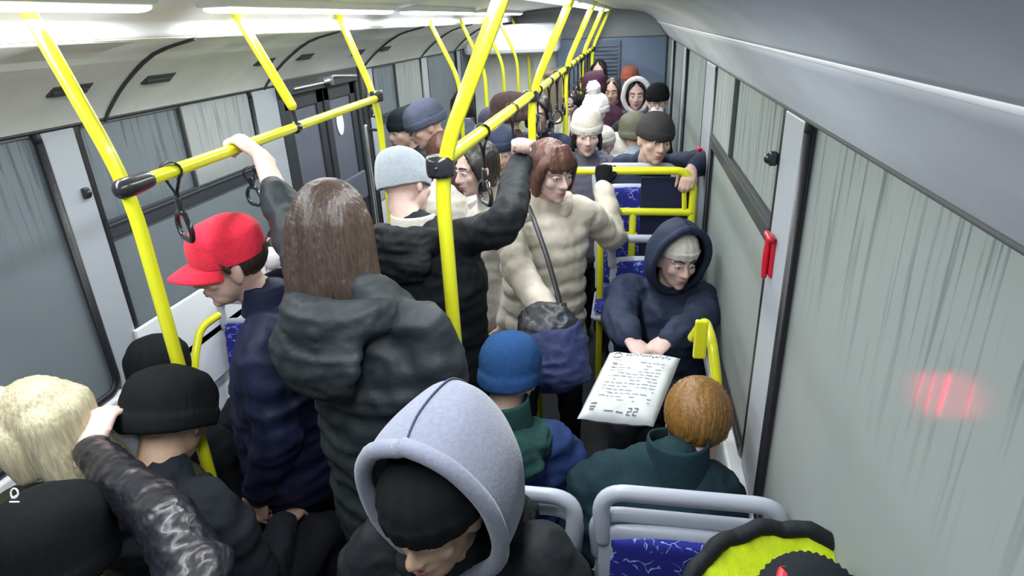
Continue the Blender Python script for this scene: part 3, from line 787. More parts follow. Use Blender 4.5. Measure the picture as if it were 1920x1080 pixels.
# double door on the left
def leaf(y0, y1, name, lab):
    pass
D = bpy.data.objects.new('door_1', None); COL.objects.link(D); D.location = (XL, 3.93, 0); D['kind'] = 'structure'
db = V((XL, 3.93, 0))
fin('door_frame', (lambda bm: (box(bm, (XL - .04, 3.36, 0), (XL + .015, 3.42, ZT + .02)), box(bm, (XL - .04, 4.44, 0), (XL + .015, 4.5, ZT + .02)), box(bm, (XL - .04, 3.36, ZT - .06), (XL + .05, 4.5, ZT + .03)), bevel(bm, .004), bm)[-1])(bmesh.new()), M['door'], D, db, smooth=False)
for a, b in ((3.43, 3.915), (3.945, 4.43)):
    bm = bmesh.new(); w_ = .075
    box(bm, (XL - .03, a, .05), (XL, a + w_, ZT - .07)); box(bm, (XL - .03, b - w_, .05), (XL, b, ZT - .07)); box(bm, (XL - .03, a, .05), (XL, b, .25)); box(bm, (XL - .03, a, ZT - .15), (XL, b, ZT - .07)); bevel(bm, .004)
    lf = fin('door_leaf', bm, M['door'], D, db, smooth=False)
    bm = bmesh.new(); box(bm, (XL - .02, a + w_, .25), (XL - .014, b - w_, ZT - .15)); fin('pane', bm, M['glassD'], lf, db, smooth=False)
bm = bmesh.new(); tube(bm, bent([(XL + .05, 3.5, ZT - .03), (XL + .05, 3.9, ZT - .03), (XL + .05, 4.0, ZT), (XL + .05, 4.4, ZT - .03)], .03), .012); box(bm, (XL, 3.88, ZT - .05), (XL + .07, 3.98, ZT + .0))
fin('door_mechanism', bm, M['chrome'], D, db)
bm = bmesh.new(); box(bm, (XL + .01, 3.78, .98), (XL + .04, 4.36, 1.18)); bevel(bm, .012, 3); 
o = fin('door_guard_panel', bm, M['glassD'], smooth=False); nrm(o); tag(o, 'dull grey translucent guard panel across the lower half of the left door', 'guard panel')
p = onX(638, 230, XL - .008)
bm = bmesh.new(); ell(bm, (0, 0, 0), (.003, .055, .085), None, 32, 16); o = fin('oval_sticker', bm, M['white']); o.location = p; tag(o, 'bright white oval sticker on the right door leaf glass', 'sticker')
p = onX(632, 168, XL - .008)
o = boxes('label_sticker', [((-.002, -.05, -.02), (.002, .05, .02))], M['white'], .001); o.location = p; tag(o, 'tiny white rectangular sticker at the top of the door glass', 'sticker')

# rear end
struct('trim_33', [((-.1, 7.9, 0), (1.18, 8.19, 1.93))], 'bulk', .02)
gx0 = onY(1108, 75, 7.88).x; gx1 = onY(1164, 75, 7.88).x
bm = bmesh.new(); box(bm, (gx0, 7.86, 1.45), (gx1, 7.9, 1.90))
for k in range(9): box(bm, (gx0 + .03, 7.845, 1.49 + k * .043), (gx1 - .03, 7.862, 1.505 + k * .043))
bevel(bm, .003); o = nrm(fin('engine_grille', bm, M['bulk2'], smooth=False)); tag(o, 'dark blue-grey slatted grille panel on the rear bulkhead', 'grille panel')
struct('trim_34', [((-1.16, 7.6, 1.80), (-.05, 8.19, 2.12))], 'ceil', .05)
struct('trim_35', [((-1.16, 8.05, 0), (-.1, 8.19, 1.8))], 'cove', .01)
o = boxes('tan_column', [((-.13, 6.9, 0), (.08, 7.6, 1.62)), ((-.14, 6.89, 1.60), (.09, 7.61, 1.64))], M['tan'], .012); nrm(o); tag(o, 'plain tan brown upright column in the aisle near the rear of the bus', 'column')

# outside the right windows: slushy road and a car with its tail light lit
road = boxes('road_surface', [((-30, -30, -.75), (30, 40, -.70))], M['asphalt'], 0); tag(road, 'dark wet road surface outside the bus', 'road'); road['kind'] = 'structure'; road.name = 'ground'
for k in ('label', 'category'): del road[k]
tl = onX(1738, 735, 1.62)
cr = thing('parked_car', (2.47, tl.y - 2.2, -.7), 'dark grey car with a glowing red tail light outside the nearest right window', 'car')
cb = V((2.47, tl.y - 2.2, -.7))
bm = bmesh.new(); y_ = tl.y
loft(bm, [(2.52, y_ - 4.1, -.05, .80, .28), (2.52, y_ - 3.6, .15, .88, .50), (2.52, y_ - 1.2, .18, .90, .55), (2.52, y_ - .25, .20, .88, .58), (2.52, y_ + .0, .15, .84, .50)], side=V((1, 0, 0)), n=28)
loft(bm, [(2.52, y_ - 3.0, .55, .62, .25), (2.52, y_ - 2.2, .78, .70, .35), (2.52, y_ - .6, .80, .70, .36), (2.52, y_ - .05, .62, .64, .26)], side=V((1, 0, 0)), n=24)
fin('car_body', remesh(bm, .04, 6), M['carpaint'], cr, cb)
bm = bmesh.new(); loft(bm, [(2.52, y_ - 2.9, .72, .60, .16), (2.52, y_ - 2.2, .90, .715, .20), (2.52, y_ - .6, .92, .715, .20), (2.52, y_ + .0, .74, .62, .16)], side=V((1, 0, 0)), n=24); fin('car_glass', bm, M['carglass'], cr, cb)
bm = bmesh.new(); box(bm, (tl.x - .02, tl.y - .07, tl.z - .04), (tl.x + .12, tl.y + .05, tl.z + .04)); bevel(bm, .02, 3); fin('tail_light', bm, M['tail'], cr, cb)
for sx in (-.78, .78):
    for dy in (-3.2, -.8):
        bm = bmesh.new(); tube(bm, [(2.52 + sx - .1, y_ + dy, -.38), (2.52 + sx + .1, y_ + dy, -.38)], .32, 28); fin('wheel', bm, M['black'], cr, cb)

# ------------------------------------------------------------------ poles and rails
def clamp_bm(c, axis='z', r=.032, L=.05):
    bm = bmesh.new(); c = V(c); a = {'z': V((0, 0, 1)), 'y': V((0, 1, 0)), 'x': V((1, 0, 0))}[axis] * L / 2
    loft(bm, [(*(c - a), r), (*(c - a * .6), r * 1.08), (*(c + a * .6), r * 1.08), (*(c + a), r)], n=16, sub=1, cap=False)
    for q in (-1, 1): ell(bm, c + V((0, q * r * 1.05, 0)) if axis != 'y' else c + V((q * r * 1.05, 0, 0)), (.006, .006, .006), None, 8, 6)
    return bm
RZ = 1.83; XC, XLr = .335, -.395
def pole(pts, r, lab, clampz=None, grp=None, cl_axis='z', clr=.03):
    base = V(pts[0]); t = thing('grab_pole', base, lab, 'grab pole', grp)
    bm = bmesh.new(); tube(bm, bent(pts, .12), r, 16); fin('tube', bm, M['yellow'], t, base)
    if clampz is not None:
        fin('clamp', clamp_bm(clampz, cl_axis, clr), M['blackp'], t, base)
    bm = bmesh.new(); e = V(pts[-1]); loft(bm, [(*(e - V((0, 0, .0))), r * 1.5), (*(e + V((0, 0, .03))), r * 2.2)], n=16, sub=1, cap=False); fin('ceiling_flange', bm, M['yellow'], t, base)
    return t
# rails
def rail(x, ya, yb, lab, r=.0165, xb=None):
    xb = xb or x
    base = V((x, ya, RZ)); t = thing('overhead_handrail', base, lab, 'handrail', 'overhead handrails')
    bm = bmesh.new(); tube(bm, [(x, ya, RZ), (xb, yb, RZ)], r, 16); fin('tube', bm, M['yellow'], t, base); return t
rail(XC, 1.50, 8.0, 'yellow overhead handrail running down the middle of the bus', .020)
rail(-.352, 1.27, 3.02, 'yellow overhead handrail along the left side gripped by a bare hand', xb=-.43)
def xl(y): return -.352 - .0446 * (y - 1.27)
pl = ['nearest the camera, behind the grey-hooded person', 'second from the camera', 'third from the camera', 'fourth from the camera', 'farthest from the camera']
for i, y in enumerate((1.50, 3.02, 4.6, 6.15, 7.7)):
    pole([(XC, y, 0), (XC, y, RZ + .0), (XC + .19, y, 2.235)], .019, 'yellow middle pole leaning right above its clamp, ' + pl[i], (XC, y, RZ - .005), 'yellow poles of the middle row', 'z', .033)
nl = onZ(238, 352, RZ)
pole([(-.35, 1.255, 0), (-.35, 1.255, RZ), (-.48, 1.255, 2.235)], .0165, 'left yellow pole nearest the camera, crossing the grey pillar', None, 'yellow poles of the left row')
# its long black clamp
bm = bmesh.new(); loft(bm, [(-.35, 1.235, RZ, .021, .024), (-.35, 1.26, RZ, .022, .025), (-.354, 1.325, RZ, .019, .021)], side=V((1, 0, 0)), n=14)
o = fin('rail_clamp', bm, M['blackp']); nrm(o); tag(o, 'black clamp joining the nearest left pole to its handrail', 'clamp')
pole([(-.43, 3.02, 0), (-.43, 3.02, RZ - .02), (-.58, 3.02, 2.235)], .0165, 'yellow pole at the left door beside the grey strap, bending at the rail', (-.43, 3.02, RZ + .01), 'yellow poles of the left row')
# hanging drop tube above the left rail
base = V((xl(2.13), 2.13, 1.90)); t = thing('drop_tube', base, 'short yellow tube hanging from the cove down to the left handrail', 'drop tube')
bm = bmesh.new(); tube(bm, [(xl(2.13), 2.13, 1.905), (xl(2.13) - .16, 2.13, 2.24)], .0175, 16); fin('tube', bm, M['yellow'], t, base)
bm = bmesh.new(); loft(bm, [(xl(2.13), 2.13, 1.90, .008), (xl(2.13) + .005, 2.13, 1.85, .008)], n=8); fin('link', bm, M['blackp'], t, base)
fin('clamp', clamp_bm((xl(2.13), 2.13, RZ), 'y', .021, .03), M['blackp'], t, base)
for i, y in enumerate((4.55, 5.4, 6.2, 7.0, 7.8)):
    pole([(XLr - .02, y, 0), (XLr - .02, y, RZ - .05), (XLr - .22, y, 2.20)], .0155, 'thin yellow bent pole beyond the left door, ' + ('first after the door', 'second after the door', 'third after the door', 'fourth after the door', 'last before the rear wall')[i], None, 'far yellow poles of the left row')
# silver stanchion at the door
base = V((-.86, 4.02, 0)); p1 = onY(690, 240, 3.3); 
t = thing('door_stanchion', V((p1.x, 3.3, 0)), 'dark steel upright stanchion at the rear edge of the left door', 'stanchion')
bm = bmesh.new(); tube(bm, [(p1.x, 3.3, .0), (p1.x, 3.3, 1.95)], .022, 14); fin('tube', bm, M['black'], t, V((p1.x, 3.3, 0)))
bm = bmesh.new(); tube(bm, [(p1.x + .0, 3.27, 1.1), (p1.x, 3.27, 1.66)], .011, 12); fin('steel_bar', bm, M['chrome'], t, V((p1.x, 3.3, 0)))

# hand straps ------------------------------------------------------------
def strap_tree(loc, lab, grp='black hand straps', L=.15, tilt=0, sc_=1.0, rot=0):
    base = V(loc); t = thing('hand_strap', base, lab, 'hand strap', grp); t.rotation_euler = (math.radians(tilt), 0, math.radians(rot))
    z = V((0, 0, 0))
    bm = bmesh.new()                                      # loop of webbing round the rail and down
    loft(bm, [(math.cos(a * PI / 6) * .026, 0, math.sin(a * PI / 6) * .026, .011, .003) for a in range(-2, 9)], side=V((0, 1, 0)), n=8, sub=1)
    loft(bm, [(-.020, 0, -.012, .011, .003), (-.004, 0, -.05, .010, .003), (0, 0, -L * .75, .009, .003), (0, 0, -L, .009, .003)], side=V((0, 1, 0)), n=8, sub=2)
    loft(bm, [(.020, 0, -.012, .011, .003), (.004, 0, -.05, .010, .003), (.002, 0, -L * .75, .009, .003)], side=V((0, 1, 0)), n=8, sub=2)
    fin('webbing', bm, M['black'], t)
    bm = bmesh.new(); loft(bm, [(0, 0, -L + .03, .016, .007), (0, 0, -L - .01, .016, .007)], side=V((0, 1, 0)), n=10, sub=1); fin('buckle', bm, M['blackp'], t)
    bm = bmesh.new()
    P = bent([(0, -.026, -L - .008), (0, -.055, -L - .045), (0, -.040, -L - .082), (0, .040, -L - .082), (0, .055, -L - .045), (0, .026, -L - .008), (0, -.026, -L - .008)], .022, 5)
    P = P[:-1]; P.append(P[0]); loft(bm, [(*p, .0075, .0075) for p in P], n=10, sub=1, cap=False); fin('grip', bm, M['blackp'], t)
    t.scale = (sc_,) * 3
    return t
s0 = strap_tree((xl(onZ(318, 322, RZ).y), onZ(318, 322, RZ).y, RZ), 'black hand strap hanging straight down left of the red cap', L=.10); s0.rotation_euler.z = .95
s1 = strap_tree((XC, onZ(905, 248, RZ).y, RZ), 'black hand strap with twisted webbing right beside the nearest middle pole'); s1.rotation_euler.z = .6
s2 = strap_tree((XC, onZ(958, 205, RZ).y, RZ), 'black hand strap held up by the raised dark sleeve')
s3 = strap_tree((XC, onZ(985, 180, RZ).y + .25, RZ), 'black hand strap hanging just past the second middle pole'); s3.rotation_euler.z = .4
for i, y in enumerate((3.7, 4.1, 4.5, 4.9, 5.3, 5.7, 6.1, 6.5, 6.9, 7.3)):
    q = strap_tree((XC, y, RZ), ('far black hand strap on the middle handrail, number %s going rearward' % ('one two three four five six seven eight nine ten'.split()[i])), 'far black hand straps', .21); q.rotation_euler.z = random.uniform(-.8, .8)
q = strap_tree((onY(695, 205, 3.28).x, 3.28, 1.80), 'black double-looped strap around the door stanchion', 'black hand straps', .08); q.rotation_euler.z = 1.2
q = strap_tree(tuple(onY(468, 325, 2.3)), 'dark loop-shaped grip seen against the left window near the raised wrist', 'black hand straps', .05); q.rotation_euler.z = 1.1

# guard rail behind the seated man -----------------------------------------
GY = 3.08
def g(px, py): return onY(px, py, GY)
gt = thing('seat_guard_rail', V((g(1290, 400).x, GY, 0)), 'yellow tubular guard rail frame behind the navy-hooded seated man', 'guard rail'); gb = V(gt.location)
tr = g(1283, 320); bl = g(1297, 400)
bm = bmesh.new(); tube(bm, bent([g(1040, 320), (tr.x, GY, g(1180, 320).z), (bl.x, GY, g(1290, 345).z), (bl.x, GY, 0)], .09), .019, 14); fin('outer_tube', bm, M['yellow'], gt, gb)
zl = g(1200, 397).z
bm = bmesh.new(); tube(bm, [(g(1122, 397).x, GY, zl), (bl.x, GY, zl)], .019, 14); fin('cross_tube', bm, M['yellow'], gt, gb)
bm = bmesh.new(); tube(bm, [(g(1187, 400).x, GY, zl), (g(1187, 400).x, GY, .4)], .018, 12); fin('upright', bm, M['yellow'], gt, gb)
bm = bmesh.new(); tube(bm, [(g(1127, 397).x, GY, zl), (g(1127, 397).x, GY, 0)], .018, 12); fin('upright', bm, M['yellow'], gt, gb)
z2 = g(1170, 440).z
bm = bmesh.new(); tube(bm, [(g(1127, 440).x, GY, z2), (g(1190, 440).x, GY, z2)], .016, 12); fin('cross_tube', bm, M['yellow'], gt, gb)
bm = bmesh.new(); tube(bm, [g(1283, 335), g(1283, 395)], .012, 12); fin('upright', bm, M['yellow'], gt, gb)
o = boxes('guard_panel', [((g(1200, 400).x, GY + .03, .55), (1.12, GY + .045, g(1200, 335).z))], M['c_navy'], .004); nrm(o); tag(o, 'dark navy screen panel behind the yellow guard rail', 'panel')

# seats ------------------------------------------------------------------
def seat(x, y, face, zt, lab, seatz=.42, w=.44, handle=True):
    """face=+1 looks along +Y. (x,y) is the back shell, zt the top of the handle"""
    base = V((x, y, 0)); t = thing('bus_seat', base, lab, 'bus seat', 'grey plastic seats with blue fabric')
    f = face; hw = w / 2
    bm = bmesh.new()
    loft(bm, [(0, f * .03, seatz, hw * .93, .018), (0, 0, seatz + .12, hw * .97, .018), (0, -f * .03, zt - .22, hw, .018), (0, -f * .04, zt - .115, hw * .98, .018)], side=V((1, 0, 0)), n=28, sub=4)
    loft(bm, [(0, f * .02, seatz - .03, hw * .95, .025), (0, f * .38, seatz - .02, hw * .95, .028)], side=V((1, 0, 0)), n=28, sub=3)
    fin('shell', remesh(bm, .010, 6), M['plastic'], t)
    bm = bmesh.new(); ph = bent([(-hw + .02, -f * .035, zt - .15), (-hw + .01, -f * .045, zt - .01), (hw - .01, -f * .045, zt - .01), (hw - .02, -f * .035, zt - .15)], .085, 8)
    loft(bm, [(*p, .021, .017) for p in ph], n=14, sub=1); fin('top_handle', bm, M['plastic'], t)
    bm = bmesh.new(); loft(bm, [(0, f * .045, seatz + .05, hw * .82, .018), (0, f * .025, seatz + .2, hw * .86, .02), (0, f * -.008, zt - .125, hw * .84, .016)], side=V((1, 0, 0)), n=28, sub=4)
    fin('back_pad', remesh(bm, .010, 4), M['fabric'], t, label='blue fabric back pad with scratchy pale pattern')
    bm = bmesh.new(); loft(bm, [(0, f * .07, seatz + .015, hw * .85, .02), (0, f * .37, seatz + .02, hw * .85, .02)], side=V((1, 0, 0)), n=28, sub=3); fin('seat_pad', bm, M['fabric'], t)
    bm = bmesh.new(); tube(bm, [(-.1, f * .2, 0), (-.1, f * .2, seatz - .04)], .025); tube(bm, [(.1, f * .2, 0), (.1, f * .2, seatz - .04)], .025); fin('pedestal', bm, M['black'], t)
    return t
A_ = onZ(1300, 905, 1.08)
seat(.965, 1.16, -1, 1.115, 'grey plastic seat with blue scratch-pattern fabric and loop handle in the right foreground')
seat(.955, 1.27, 1, 1.03, 'grey seat back to back with the foreground one, under the ginger-haired passenger')
seat(.49, 1.16, -1, 1.085, 'grey seat behind the grey-hooded person, only its handle showing')
seat(.49, 1.27, 1, 1.03, 'grey seat under the blue-hatted passenger')
seat(.93, 2.95, -1, 1.15, 'grey-topped seat in which the navy-hooded man sits')
seat(.83, 3.30, -1, 1.43, 'deep blue seat back showing above the guard rail beneath the dark-capped man', .75)
hl = at(118, 795, 1.57)
seat(hl.x - .02, hl.y + .05, 1, hl.z, 'grey seat handle by the left window behind the blonde passenger')
seat(-.93, 2.42, -1, .98, 'seat by the left wall beyond the man in the red cap')

# grab bar with yellow plate on the right sill
q0 = onX(1322, 600, 1.07); q1 = onX(1345, 725, 1.10)
t = thing('seat_grab_bar', V((1.08, q0.y, .5)), 'bright yellow bent grab bar with flat plate beside the right sill', 'grab bar'); gb = V(t.location)
bm = bmesh.new(); tube(bm, bent([q0 + V((-.03, .06, -.10)), q0, onX(1335, 640, 1.08), q1, q1 + V((0, -.02, -.4))], .04), .017, 12); fin('tube', bm, M['yellow'], t, gb)
bm = bmesh.new(); c = onX(1313, 640, 1.04); box(bm, (c.x - .02, c.y - .01, c.z - .06), (c.x + .02, c.y + .01, c.z + .075)); bevel(bm, .006); fin('plate', bm, M['yellow'], t, gb, smooth=False)
# yellow bent tube low on the left
t = thing('seat_grab_bar', V((-1.0, 2.1, .5)), 'yellow curved grab tube below the red cap man beside the white wall panel', 'grab bar'); gb = V(t.location)
bm = bmesh.new(); tube(bm, bent([onX(408, 592, -.86), onX(375, 615, -.9), onX(362, 690, -.9), (-.9, onX(362, 690, -.9).y, .3)], .06), .016, 12); fin('tube', bm, M['yellow'], t, gb)

# red emergency hammers
def hammer(p, lab):
    t = thing('emergency_hammer', p, lab, 'emergency hammer', 'red emergency hammers'); t.scale = (.7,) * 3
    bm = bmesh.new(); box(bm, (-.012, -.03, -.075), (0, .03, .075)); bevel(bm, .004); fin('bracket', bm, M['red'], t, smooth=False)
    bm = bmesh.new(); loft(bm, [(-.022, 0, -.08, .010), (-.024, .0, .0, .012), (-.022, 0, .07, .009)], n=10); loft(bm, [(-.022, -.035, .075, .012), (-.022, .035, .075, .012)], n=10); fin('handle', bm, M['red'], t)
    bm = bmesh.new(); loft(bm, [(-.022, .045, .075, .006), (-.022, .058, .075, .003)], n=8, sub=1); fin('steel_tip', bm, M['chrome'], t)
h1 = onX(1449, 480, XR - .012); h2 = onX(1315, 297, XR - .02)
hammer(h1, 'red emergency hammer low on the grey pillar between the right windows')
hammer(h2, 'faded red emergency hammer farther back beside the dark-capped man')
bm = bmesh.new(); box(bm, (-.02, -.012, -.018), (0, .012, .018)); bevel(bm, .005); ell(bm, (-.02, 0, 0), (.012, .01, .014), None, 12, 8)
o = fin('window_latch', bm, M['blackp']); o.location = onX(1457, 297, XR - .014); tag(o, 'small black latch at the edge of the right sliding vent window', 'latch')
o = fin('window_latch', (lambda bm: (box(bm, (0, -.012, -.02), (.02, .012, .02)), bevel(bm, .005), ell(bm, (.02, 0, 0), (.012, .012, .016), None, 12, 8), bm)[-1])(bmesh.new()), M['blackp']); o.location = onX(157, 362, XL + .01); tag(o, 'small black latch beside the left grey pillar', 'latch')
# bright panel under the second left window
o = boxes('white_wall_board', [((XL + .012, 1.95, .60), (XL + .03, 2.9, 1.06))], M['white'], .004); nrm(o); tag(o, 'bright white board on the left wall behind the red cap man', 'board')

# ------------------------------------------------------------------ passengers
CURL = (45, 60, 40); FIST = (70, 80, 55)
# grey hooded passenger in the foreground
H = at(818, 958, 1.19)
p = Person(H, 168, 'person in grey fleece hood over black beanie, bottom centre', pitch=6, roll=4, byaw=180, sit=True, voxel=.006, coat='c_black2', bulk=1.08, cvox=.010, skin='skint', lean=-.03, fold=.009, shoulders=.20, drop=-.03)
p.beanie('c_black', low=.020, wide=1.15, cuff=False)
p.hood_up('c_greyhood', wx=.138, top=.185, bot=-.17, yf=.035, depth=.25, rim=.017, peak=.050, drop=.09)
p.hood_down('c_black2', r=.05, drop=.10, w=.15, back=.06, name='coat_hood')

# passenger with yellow lining
H = at(1512, 1196, 1.04)
p = Person(H, 172, 'person with yellow lined black hood and red striped hat, bottom right', pitch=25, byaw=175, sit=True, voxel=.007, coat='c_black2', bulk=1.05, skin='skint')
p.beanie('c_char', low=.02, cuff=True)
bm = bmesh.new()
for k in range(1): loft(bm, [(*p.h(.03 + .02 * math.sin(a), .06 - a * .05, .118 + .02 * math.sin(a * 1.4)), .016, .006) for a in [i * .35 for i in range(8)]], side=p.F @ V((1, 0, 0)), n=10)
p.part('hat_stripe', bm, M['red'])
def fan_hood(p, m_out, m_in):
    """big hood folded back behind the head, lining showing"""
    bm = bmesh.new(); segs = 30; rings = []
    for i in range(7):
        t = i / 6; rg = []
        for j in range(segs + 1):
            a = math.radians(-8 + 196 * j / segs)
            r = .105 + .075 * t
            x = math.cos(a) * r * 1.1; y = -.04 - math.sin(a) * (.07 + .075 * t); z = -.05 + math.sin(a) * (.05 + .06 * t) + .006 * math.sin(j * 1.7 + i) 
            rg.append(bm.verts.new(p.H + p.B @ V((x, y, z))))
        rings.append(rg)
    for i in range(6):
        for j in range(segs): bm.faces.new((rings[i][j], rings[i][j + 1], rings[i + 1][j + 1], rings[i + 1][j]))
    pts = [tuple(v.co) for v in rings[-1]]
    o = p.part('hood_lining', bm, M[m_in], label='yellow-green hood lining'); md = o.modifiers.new('t', 'SOLIDIFY'); md.thickness = .006
    bm = bmesh.new(); loft(bm, [(*q, .016) for q in pts], n=12, sub=1, puff=(.05, .08)); p.part('hood_rim', bm, M[m_out])
fan_hood(p, 'c_black2', 'c_hivis')

# blue beanie, green collar
p = Person(at(958, 702, 1.95), -10, 'person in blue knit hat, green collar and blue jacket, back turned', pitch=18, byaw=5, sit=True, voxel=.009, coat='c_blue', bulk=1.1, eyes=False, fold=.009)
p.beanie('c_bluehat', wide=1.04, low=-.012, cuff=True)
p.collar(.13, 'c_green'); p.hood_down('c_green', r=.056, drop=.06, w=.14, back=.05)

# ginger hair, teal coat
p = Person(at(1306, 797, 1.80), -2, 'person with ginger hair and dark teal coat, back turned', pitch=30, byaw=0, sit=True, voxel=.009, coat='c_teal', bulk=1.2, eyes=False, fold=.008, shoulders=.165, bodyoff=(-.11, 0), drop=-.045)
p.hair('h_ginger', 'short', vol=1.10)
p.collar(.12, 'c_teal')
for dz, wd in ((-.085, .15), (-.005, .11)):
    bm = bmesh.new(); loft(bm, [(*(p.S + p.B @ V((x, -.135 * (1 - (x / .3) ** 2) - .012, dz + .02 - .9 * x * x))), .0035) for x in [-wd + wd / 5 * i for i in range(11)]], n=6, sub=2); p.part('seam', bm, M['c_black'])

# seated man, navy hood up, white bag
H = at(1268, 487, 2.72)
HL = at(1236, 652, 2.36); HR = at(1196, 648, 2.36)
p = Person(H, -157, 'person seated in navy hooded coat over beige hat, hands folded', pitch=8, roll=-5, byaw=176, sit=True, voxel=.006, coat='c_navy2', bulk=1.28, skin='skinp', fold=.011, shoulders=.19,
    hands={'L': (HL + V((.04, .04, .02)), V((-.75, -.8, -.25)), V((0, .1, -1)), V((1, .4, -.6)), (55, 70, 45)), 'R': (HR + V((-.03, .04, .0)), V((.6, -.85, -.2)), V((0, .1, -1)), V((-1, .3, -.5)), (55, 70, 45))})
p.beanie('c_cream', low=.035, cuff=False)
p.hood_up('c_navy2', wx=.125, top=.165, bot=-.15, yf=.055, depth=.18, rim=.016, peak=.035, drop=.06)
# white bag
t = thing('plastic_bag', at(1180, 730, 2.2), 'white printed plastic bag on the lap of the navy hooded person', 'bag'); bb = V(t.location)
c4 = [at(1143, 662, 2.30), at(1276, 672, 2.30), at(1225, 800, 2.02), at(1082, 785, 2.02)]   # tl,tr,br,bl
def bagp(u, v, off=0):
    p0 = c4[0] * (1 - u) * (1 - v) + c4[1] * u * (1 - v) + c4[2] * u * v + c4[3] * (1 - u) * v
    n = (c4[3] - c4[0]).cross(c4[1] - c4[0]).normalized(); 
    if n.z < 0: n = -n
    return p0 + n * (off + .006 * noise.noise(V((u * 5, v * 5, 0))))
bm = bmesh.new(); NU, NV = 26, 26
def th(u, v): return .035 * (max(0, 1 - abs(2 * u - 1) ** 5) * max(0, 1 - abs(2 * v - 1) ** 5)) ** .5
rowsA = [[bm.verts.new(bagp(i / NU, j / NV, th(i / NU, j / NV))) for i in range(NU + 1)] for j in range(NV + 1)]
rowsB = [[bm.verts.new(bagp(i / NU, j / NV, -th(i / NU, j / NV) - .002)) for i in range(NU + 1)] for j in range(NV + 1)]
for rows in (rowsA, rowsB):
    for j in range(NV):
        for i in range(NU): bm.faces.new((rows[j][i], rows[j][i + 1], rows[j + 1][i + 1], rows[j + 1][i]))
for j in range(NV):
    for i in (0, NU): bm.faces.new((rowsA[j][i], rowsA[j + 1][i], rowsB[j + 1][i], rowsB[j][i]))
for i in range(NU):
    for j in (0, NV): bm.faces.new((rowsA[j][i], rowsA[j][i + 1], rowsB[j][i + 1], rowsB[j][i]))
bmesh.ops.recalc_face_normals(bm, faces=bm.faces)
fin('bag_film', bm, M['bagwhite'], t, bb)
def stroke(bm, a, b, wv=.006):
    n = 8
    ps = [(a[0] + (b[0] - a[0]) * k / n, a[1] + (b[1] - a[1]) * k / n) for k in range(n + 1)]
    up = [bm.verts.new(bagp(u, v - wv, th(u, v) + .0025)) for u, v in ps]; dn = [bm.verts.new(bagp(u, v + wv, th(u, v) + .0025)) for u, v in ps]
    for k in range(n): bm.faces.new((up[k], up[k + 1], dn[k + 1], dn[k]))
bm = bmesh.new()
for k in range(12):
    a0 = k * PI / 6; a1 = a0 + PI / 6
    stroke(bm, (.15 + .06 * math.cos(a0), .13 + .05 * math.sin(a0)), (.15 + .06 * math.cos(a1), .13 + .05 * math.sin(a1)), .006)
stroke(bm, (.10, .12), (.17, .05), .005)
rnd = random.Random(3); u = .26
while u < .88: 
    stroke(bm, (u, .12 + rnd.uniform(-.02, .02)), (u + .03, .10 + rnd.uniform(-.03, .03)), .008); u += .045
for r_ in range(13):
    v = .24 + r_ * .047; u = .14
    while u < .82:
        L = rnd.uniform(.03, .10)
        if rnd.random() < (.75 if r_ % 3 else .45): stroke(bm, (u, v), (min(u + L, .84), v), .0035)
        u += L + .02
for a, b in (((.10, .86), (.18, .86)), ((.10, .90), (.18, .90)), ((.11, .93), (.17, .93))): stroke(bm, a, b, .008)
for a, b in (((.30, .93), (.42, .93)), ((.46, .93), (.55, .93))): stroke(bm, a, b, .006)
fin('printed_lines', bm, M['print'], t, bb, smooth=False)
bm = bmesh.new(); stroke(bm, (.13, .27), (.20, .27), .006); stroke(bm, (.14, .33), (.18, .33), .005); stroke(bm, (.14, .22), (.24, .22), .003); fin('red_print', bm, M['printr'], t, bb, smooth=False)
bm = bmesh.new()
for ox in (.60, .68):
    for a, b in (((0, 0), (.05, 0)), ((0, .035), (.05, .035)), ((0, .07), (.055, .07))): stroke(bm, (ox + a[0], .90 + a[1] - .02), (ox + b[0], .90 + b[1] - .02), .006)
    for (u0, v0, v1) in ((ox + .045, .88, .915), (ox + .003, .915, .95)):
        vv = [bm.verts.new(bagp(x, y, th(x, y) + .0025)) for x, y in ((u0, v0), (u0 + .010, v0), (u0 + .010, v1), (u0, v1))]; bm.faces.new(vv)
fin('number_22', bm, M['print'], t, bb, smooth=False)

# woman in cream puffer
H = at(1034, 324, 2.66)
G = V((g(1132, 320).x, GY, g(1132, 320).z)); W1, d1, n1 = grip(G, (1, 0, 0), (0, .35, .9), (0, 1, -.3), .019)
bagh = at(1045, 612, 2.3)
p = Person(H, -138, 'woman in cream quilted jacket with chestnut bob and black bag strap', pitch=10, byaw=-160, voxel=.006, coat='c_beige', bulk=1.12, puff=(.085, .10), fold=.004, cvox=.009, skin='skinp', long=.10,
    hands={'L': (W1, d1, n1, V((.25, -.5, -1)), FIST), 'R': (bagh, V((.45, -.25, -.8)), V((.6, .3, 0)), V((-.8, 0, -.3)), CURL)}, glove=('c_black', 'LR'))
p.hair('h_brown2', 'bob', bang=True, vol=1.07)
p.hood_down('c_beige', r=.055, drop=.08, w=.13, back=.03, fold=.004)
def on_torso(p, pts, w_, th_, m, name):
    bm = bmesh.new(); loft(bm, [(*q, w_, th_) for q in pts], side=p.rt, n=8, sub=4); return bm
sp = [at(990, 385, 2.62), at(1000, 410, 2.46), at(1025, 480, 2.36), at(1048, 560, 2.30), at(1062, 620, 2.28)]
bt = thing('shoulder_bag', at(1060, 650, 2.2), 'blue and black handbag hanging beside the cream quilted jacket', 'bag'); bb = V(bt.location)
